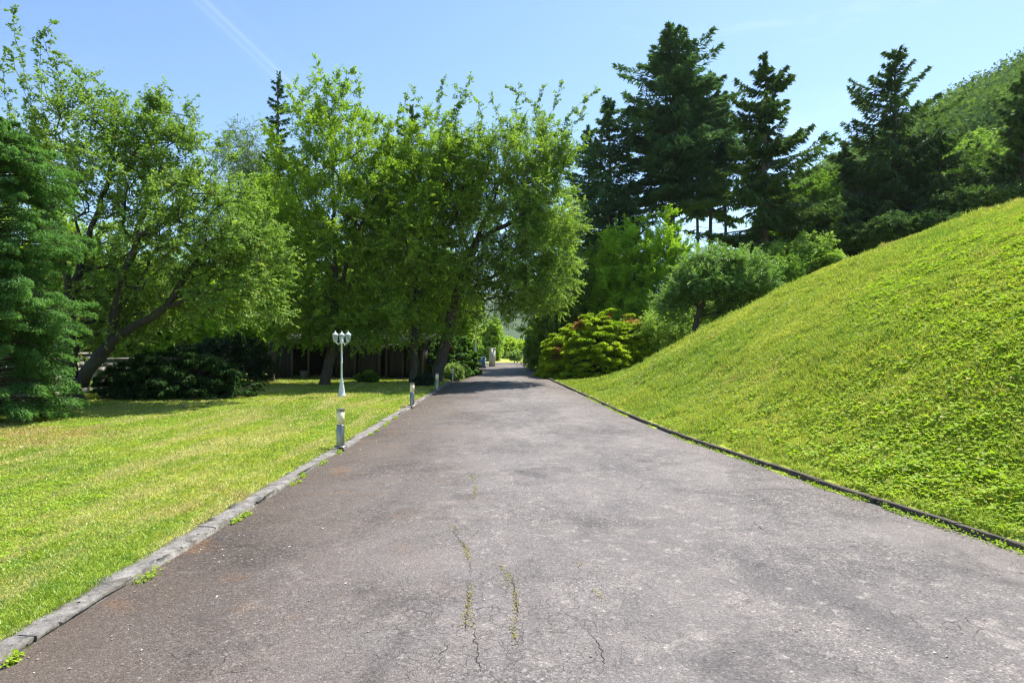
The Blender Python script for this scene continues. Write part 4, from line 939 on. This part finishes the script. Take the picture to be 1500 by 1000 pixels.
pole('blue_post', 83, 20.5, 1.75, .06, M_BLUEP, 'bright blue post peeking over the block wall beside the old trunk', 'post')
def bin_():
    x, y = P(706, 0, 42)[0], 42.; e = empty('bin', (x, y, 0), 'blue lidded bin standing left of the white gate post', 'bin')
    V = np.array([(-.2, -.22, .06), (.2, -.22, .06), (.2, .22, .06), (-.2, .22, .06), (-.23, -.3, .72), (.23, -.3, .72), (.23, .3, .72), (-.23, .3, .72)])+(x, y, 0)
    mb = MB(); mb.add(V, [[0, 3, 2, 1], [4, 5, 6, 7], [0, 1, 5, 4], [1, 2, 6, 5], [2, 3, 7, 6], [3, 0, 4, 7]]); mb.build('body', M_BLUE, e, (x, y, 0))
    mb = MB(); mb.box((x, y, .752), (.25, .32, .03)); mb.box((x, y-.33, .765), (.18, .02, .02)); mb.build('lid', M_BLUE, e, (x, y, 0))
    for s in (-1, 1):
        mb = MB(); a = np.arange(14)*2*np.pi/14
        mb.tube(np.array([(x+s*.22-.025, y+.2, .1), (x+s*.22+.025, y+.2, .1)]), .1, 14); mb.build('wheel', M_DARKMET, e, (x, y, 0))
bin_()
def railing():
    # short dark fence right before the gate, left of the drive
    e = empty('fence', (-2.75, 33, 0), 'low dark fence with thin uprights left of the drive near the gate', 'fence'); 
    mb = MB(); mb.box((-2.75, 36, .62), (.02, 3, .02)); mb.box((-2.75, 36, .3), (.015, 3, .015)); mb.build('rail', M_DARKMET, e, (-2.75, 33, 0))
    for k in range(5):
        mb = MB(); mb.box((-2.75, 33+k*1.5, .33), (.03, .03, .36)); mb.build('post', M_DARKMET, e, (-2.75, 33, 0))
railing()
# ------------------------------------------------------------------ haze
def haze():
    mb = MB(); mb.box((-300, 500, 60), (1500, 620, 200-30)); 
    m = bpy.data.materials.new('haze'); m.use_nodes = True; t = m.node_tree; t.nodes.clear(); o = t.nodes.new('ShaderNodeOutputMaterial')
    v = t.nodes.new('ShaderNodeVolumePrincipled'); v.inputs['Color'].default_value = (.80, .88, 1, 1); v.inputs['Density'].default_value = HAZE; v.inputs['Anisotropy'].default_value = .3
    t.links.new(v.outputs[0], o.inputs['Volume'])
    V = np.array([[a, b, c] for c in (-2, 190) for b in (-70, 1100) for a in (-1700, 1000)], float)
    o = mesh_obj('haze', V, [[0,2,3,1],[4,5,7,6],[0,1,5,4],[2,6,7,3],[0,4,6,2],[1,3,7,5]], m); o['kind'] = 'stuff'; o['label'] = 'thin pale blue summer haze over the valley'; o['category'] = 'haze'
HAZE = 0.00012
if HAZE > 0: haze()
# ------------------------------------------------------------------ sky, sun, camera
AZ, EL = math.radians(42), math.radians(58.5)
S = np.array([math.sin(AZ)*math.cos(EL), math.cos(AZ)*math.cos(EL), math.sin(EL)])
w = bpy.data.worlds.new('World'); sc.world = w; w.use_nodes = True; nt = w.node_tree; nt.nodes.clear()
out = nt.nodes.new('ShaderNodeOutputWorld'); bg = nt.nodes.new('ShaderNodeBackground'); sky = nt.nodes.new('ShaderNodeTexSky')
sky.sky_type = 'NISHITA'; sky.sun_disc = False; sky.sun_elevation = EL; sky.sun_rotation = AZ; sky.altitude = 200; sky.air_density = 1.0; sky.dust_density = .6; sky.ozone_density = 1.2
def wn(ty, inp=None, **kw):
    x = nt.nodes.new(ty)
    for k, v in kw.items(): setattr(x, k, v)
    for k, v in (inp or {}).items():
        if isinstance(v, bpy.types.NodeSocket): nt.links.new(v, x.inputs[k])
        else: x.inputs[k].default_value = v
    return x
tc = wn('ShaderNodeTexCoord').outputs['Generated']
mp = wn('ShaderNodeMapping', {'Vector': tc, 'Scale': (1.5, 1.2, 4.0), 'Rotation': (0, .3, .4)}).outputs[0]
cn = wn('ShaderNodeTexNoise', {'Vector': mp, 'Scale': 2.2, 'Detail': 7., 'Roughness': .62, 'Distortion': .5}).outputs['Fac']
cr = wn('ShaderNodeValToRGB', {'Fac': cn}); cr.color_ramp.elements[0].position = .53; cr.color_ramp.elements[1].position = .9; cr.color_ramp.elements[1].color = (.38, .38, .38, 1)
# contrail: a thin band along a great circle through two directions of the sky
def dirpx(px, py): v = np.array([(px-CX)/F, 1, -(py-HY)/F]); return v/np.linalg.norm(v)
n_ = np.cross(dirpx(300, 0), dirpx(440, 135)); n_ /= np.linalg.norm(n_)
dn = wn('ShaderNodeVectorMath', {0: tc, 1: tuple(n_)}, operation='DOT_PRODUCT').outputs['Value']
def wm(op, a, b=0., clamp=False):
    x = wn('ShaderNodeMath', operation=op, use_clamp=clamp)
    for i, v in ((0, a), (1, b)):
        if isinstance(v, bpy.types.NodeSocket): nt.links.new(v, x.inputs[i])
        else: x.inputs[i].default_value = v
    return x.outputs[0]
al = wn('ShaderNodeVectorMath', {0: tc, 1: tuple(dirpx(370, 65))}, operation='DOT_PRODUCT').outputs['Value']
def band(off, wd, st):
    a = wm('ABSOLUTE', wm('SUBTRACT', dn, off)); return wm('MULTIPLY', wm('SUBTRACT', 1, wm('DIVIDE', a, wd), True), st)
bsum = wm('ADD', wm('ADD', band(0, .004, .075), band(.010, .0035, .05)), wm('ADD', band(.004, .018, .03), band(-.02, .012, .015)))
cn2 = wn('ShaderNodeTexNoise', {'Vector': tc, 'Scale': 14., 'Detail': 4.}).outputs['Fac']
fade = wm('MULTIPLY', wm('SUBTRACT', al, .93), 16., True)
bsum = wm('MULTIPLY', wm('MULTIPLY', bsum, wm('ADD', cn2, .5)), fade)
fac = wm('ADD', cr.outputs['Color'], bsum, True)
mx = wn('ShaderNodeMix', data_type='RGBA'); nt.links.new(fac, mx.inputs[0]); tn = wn('ShaderNodeMix', data_type='RGBA', blend_type='MULTIPLY'); tn.inputs[0].default_value = 1; nt.links.new(sky.outputs[0], tn.inputs[6]); tn.inputs[7].default_value = (.84, .96, 1.09, 1); nt.links.new(tn.outputs[2], mx.inputs[6]); mx.inputs[7].default_value = (6.5, 7.2, 8.0, 1)
nt.links.new(mx.outputs[2], bg.inputs['Color']); bg.inputs['Strength'].default_value = .108
nt.links.new(bg.outputs[0], out.inputs['Surface'])
sd = bpy.data.lights.new('sun', 'SUN'); sd.energy = 5.0; sd.angle = math.radians(.53); sd.color = (1, .96, .89)
so = bpy.data.objects.new('sun', sd); COL.objects.link(so); so.rotation_euler = Vector(-S).to_track_quat('-Z', 'Y').to_euler(); so.location = (10, -10, 40)
cd = bpy.data.cameras.new('camera'); cd.lens = 36*F/1500; cd.sensor_width = 36; cd.shift_y = 5/1500; cd.clip_end = 8000; cd.clip_start = .05
co_ = bpy.data.objects.new('camera', cd); COL.objects.link(co_); co_.location = (0, 0, CH); co_.rotation_euler = (math.pi/2, 0, 0); sc.camera = co_
sc.view_settings.view_transform = 'Standard'; sc.view_settings.look = 'None'; sc.view_settings.gamma = 1; sc.view_settings.exposure = 1.0
sc.cycles.max_bounces = 6; sc.cycles.diffuse_bounces = 3; sc.cycles.transmission_bounces = 4; sc.cycles.transparent_max_bounces = 8; sc.cycles.volume_bounces = 0
sc.cycles.use_denoising = True; sc.cycles.denoising_prefilter = 'NONE'; sc.cycles.denoising_input_passes = 'RGB_ALBEDO_NORMAL'; sc.cycles.filter_width = 1.25; sc.cycles.use_light_tree = True; sc.cycles.sample_clamp_indirect = 4
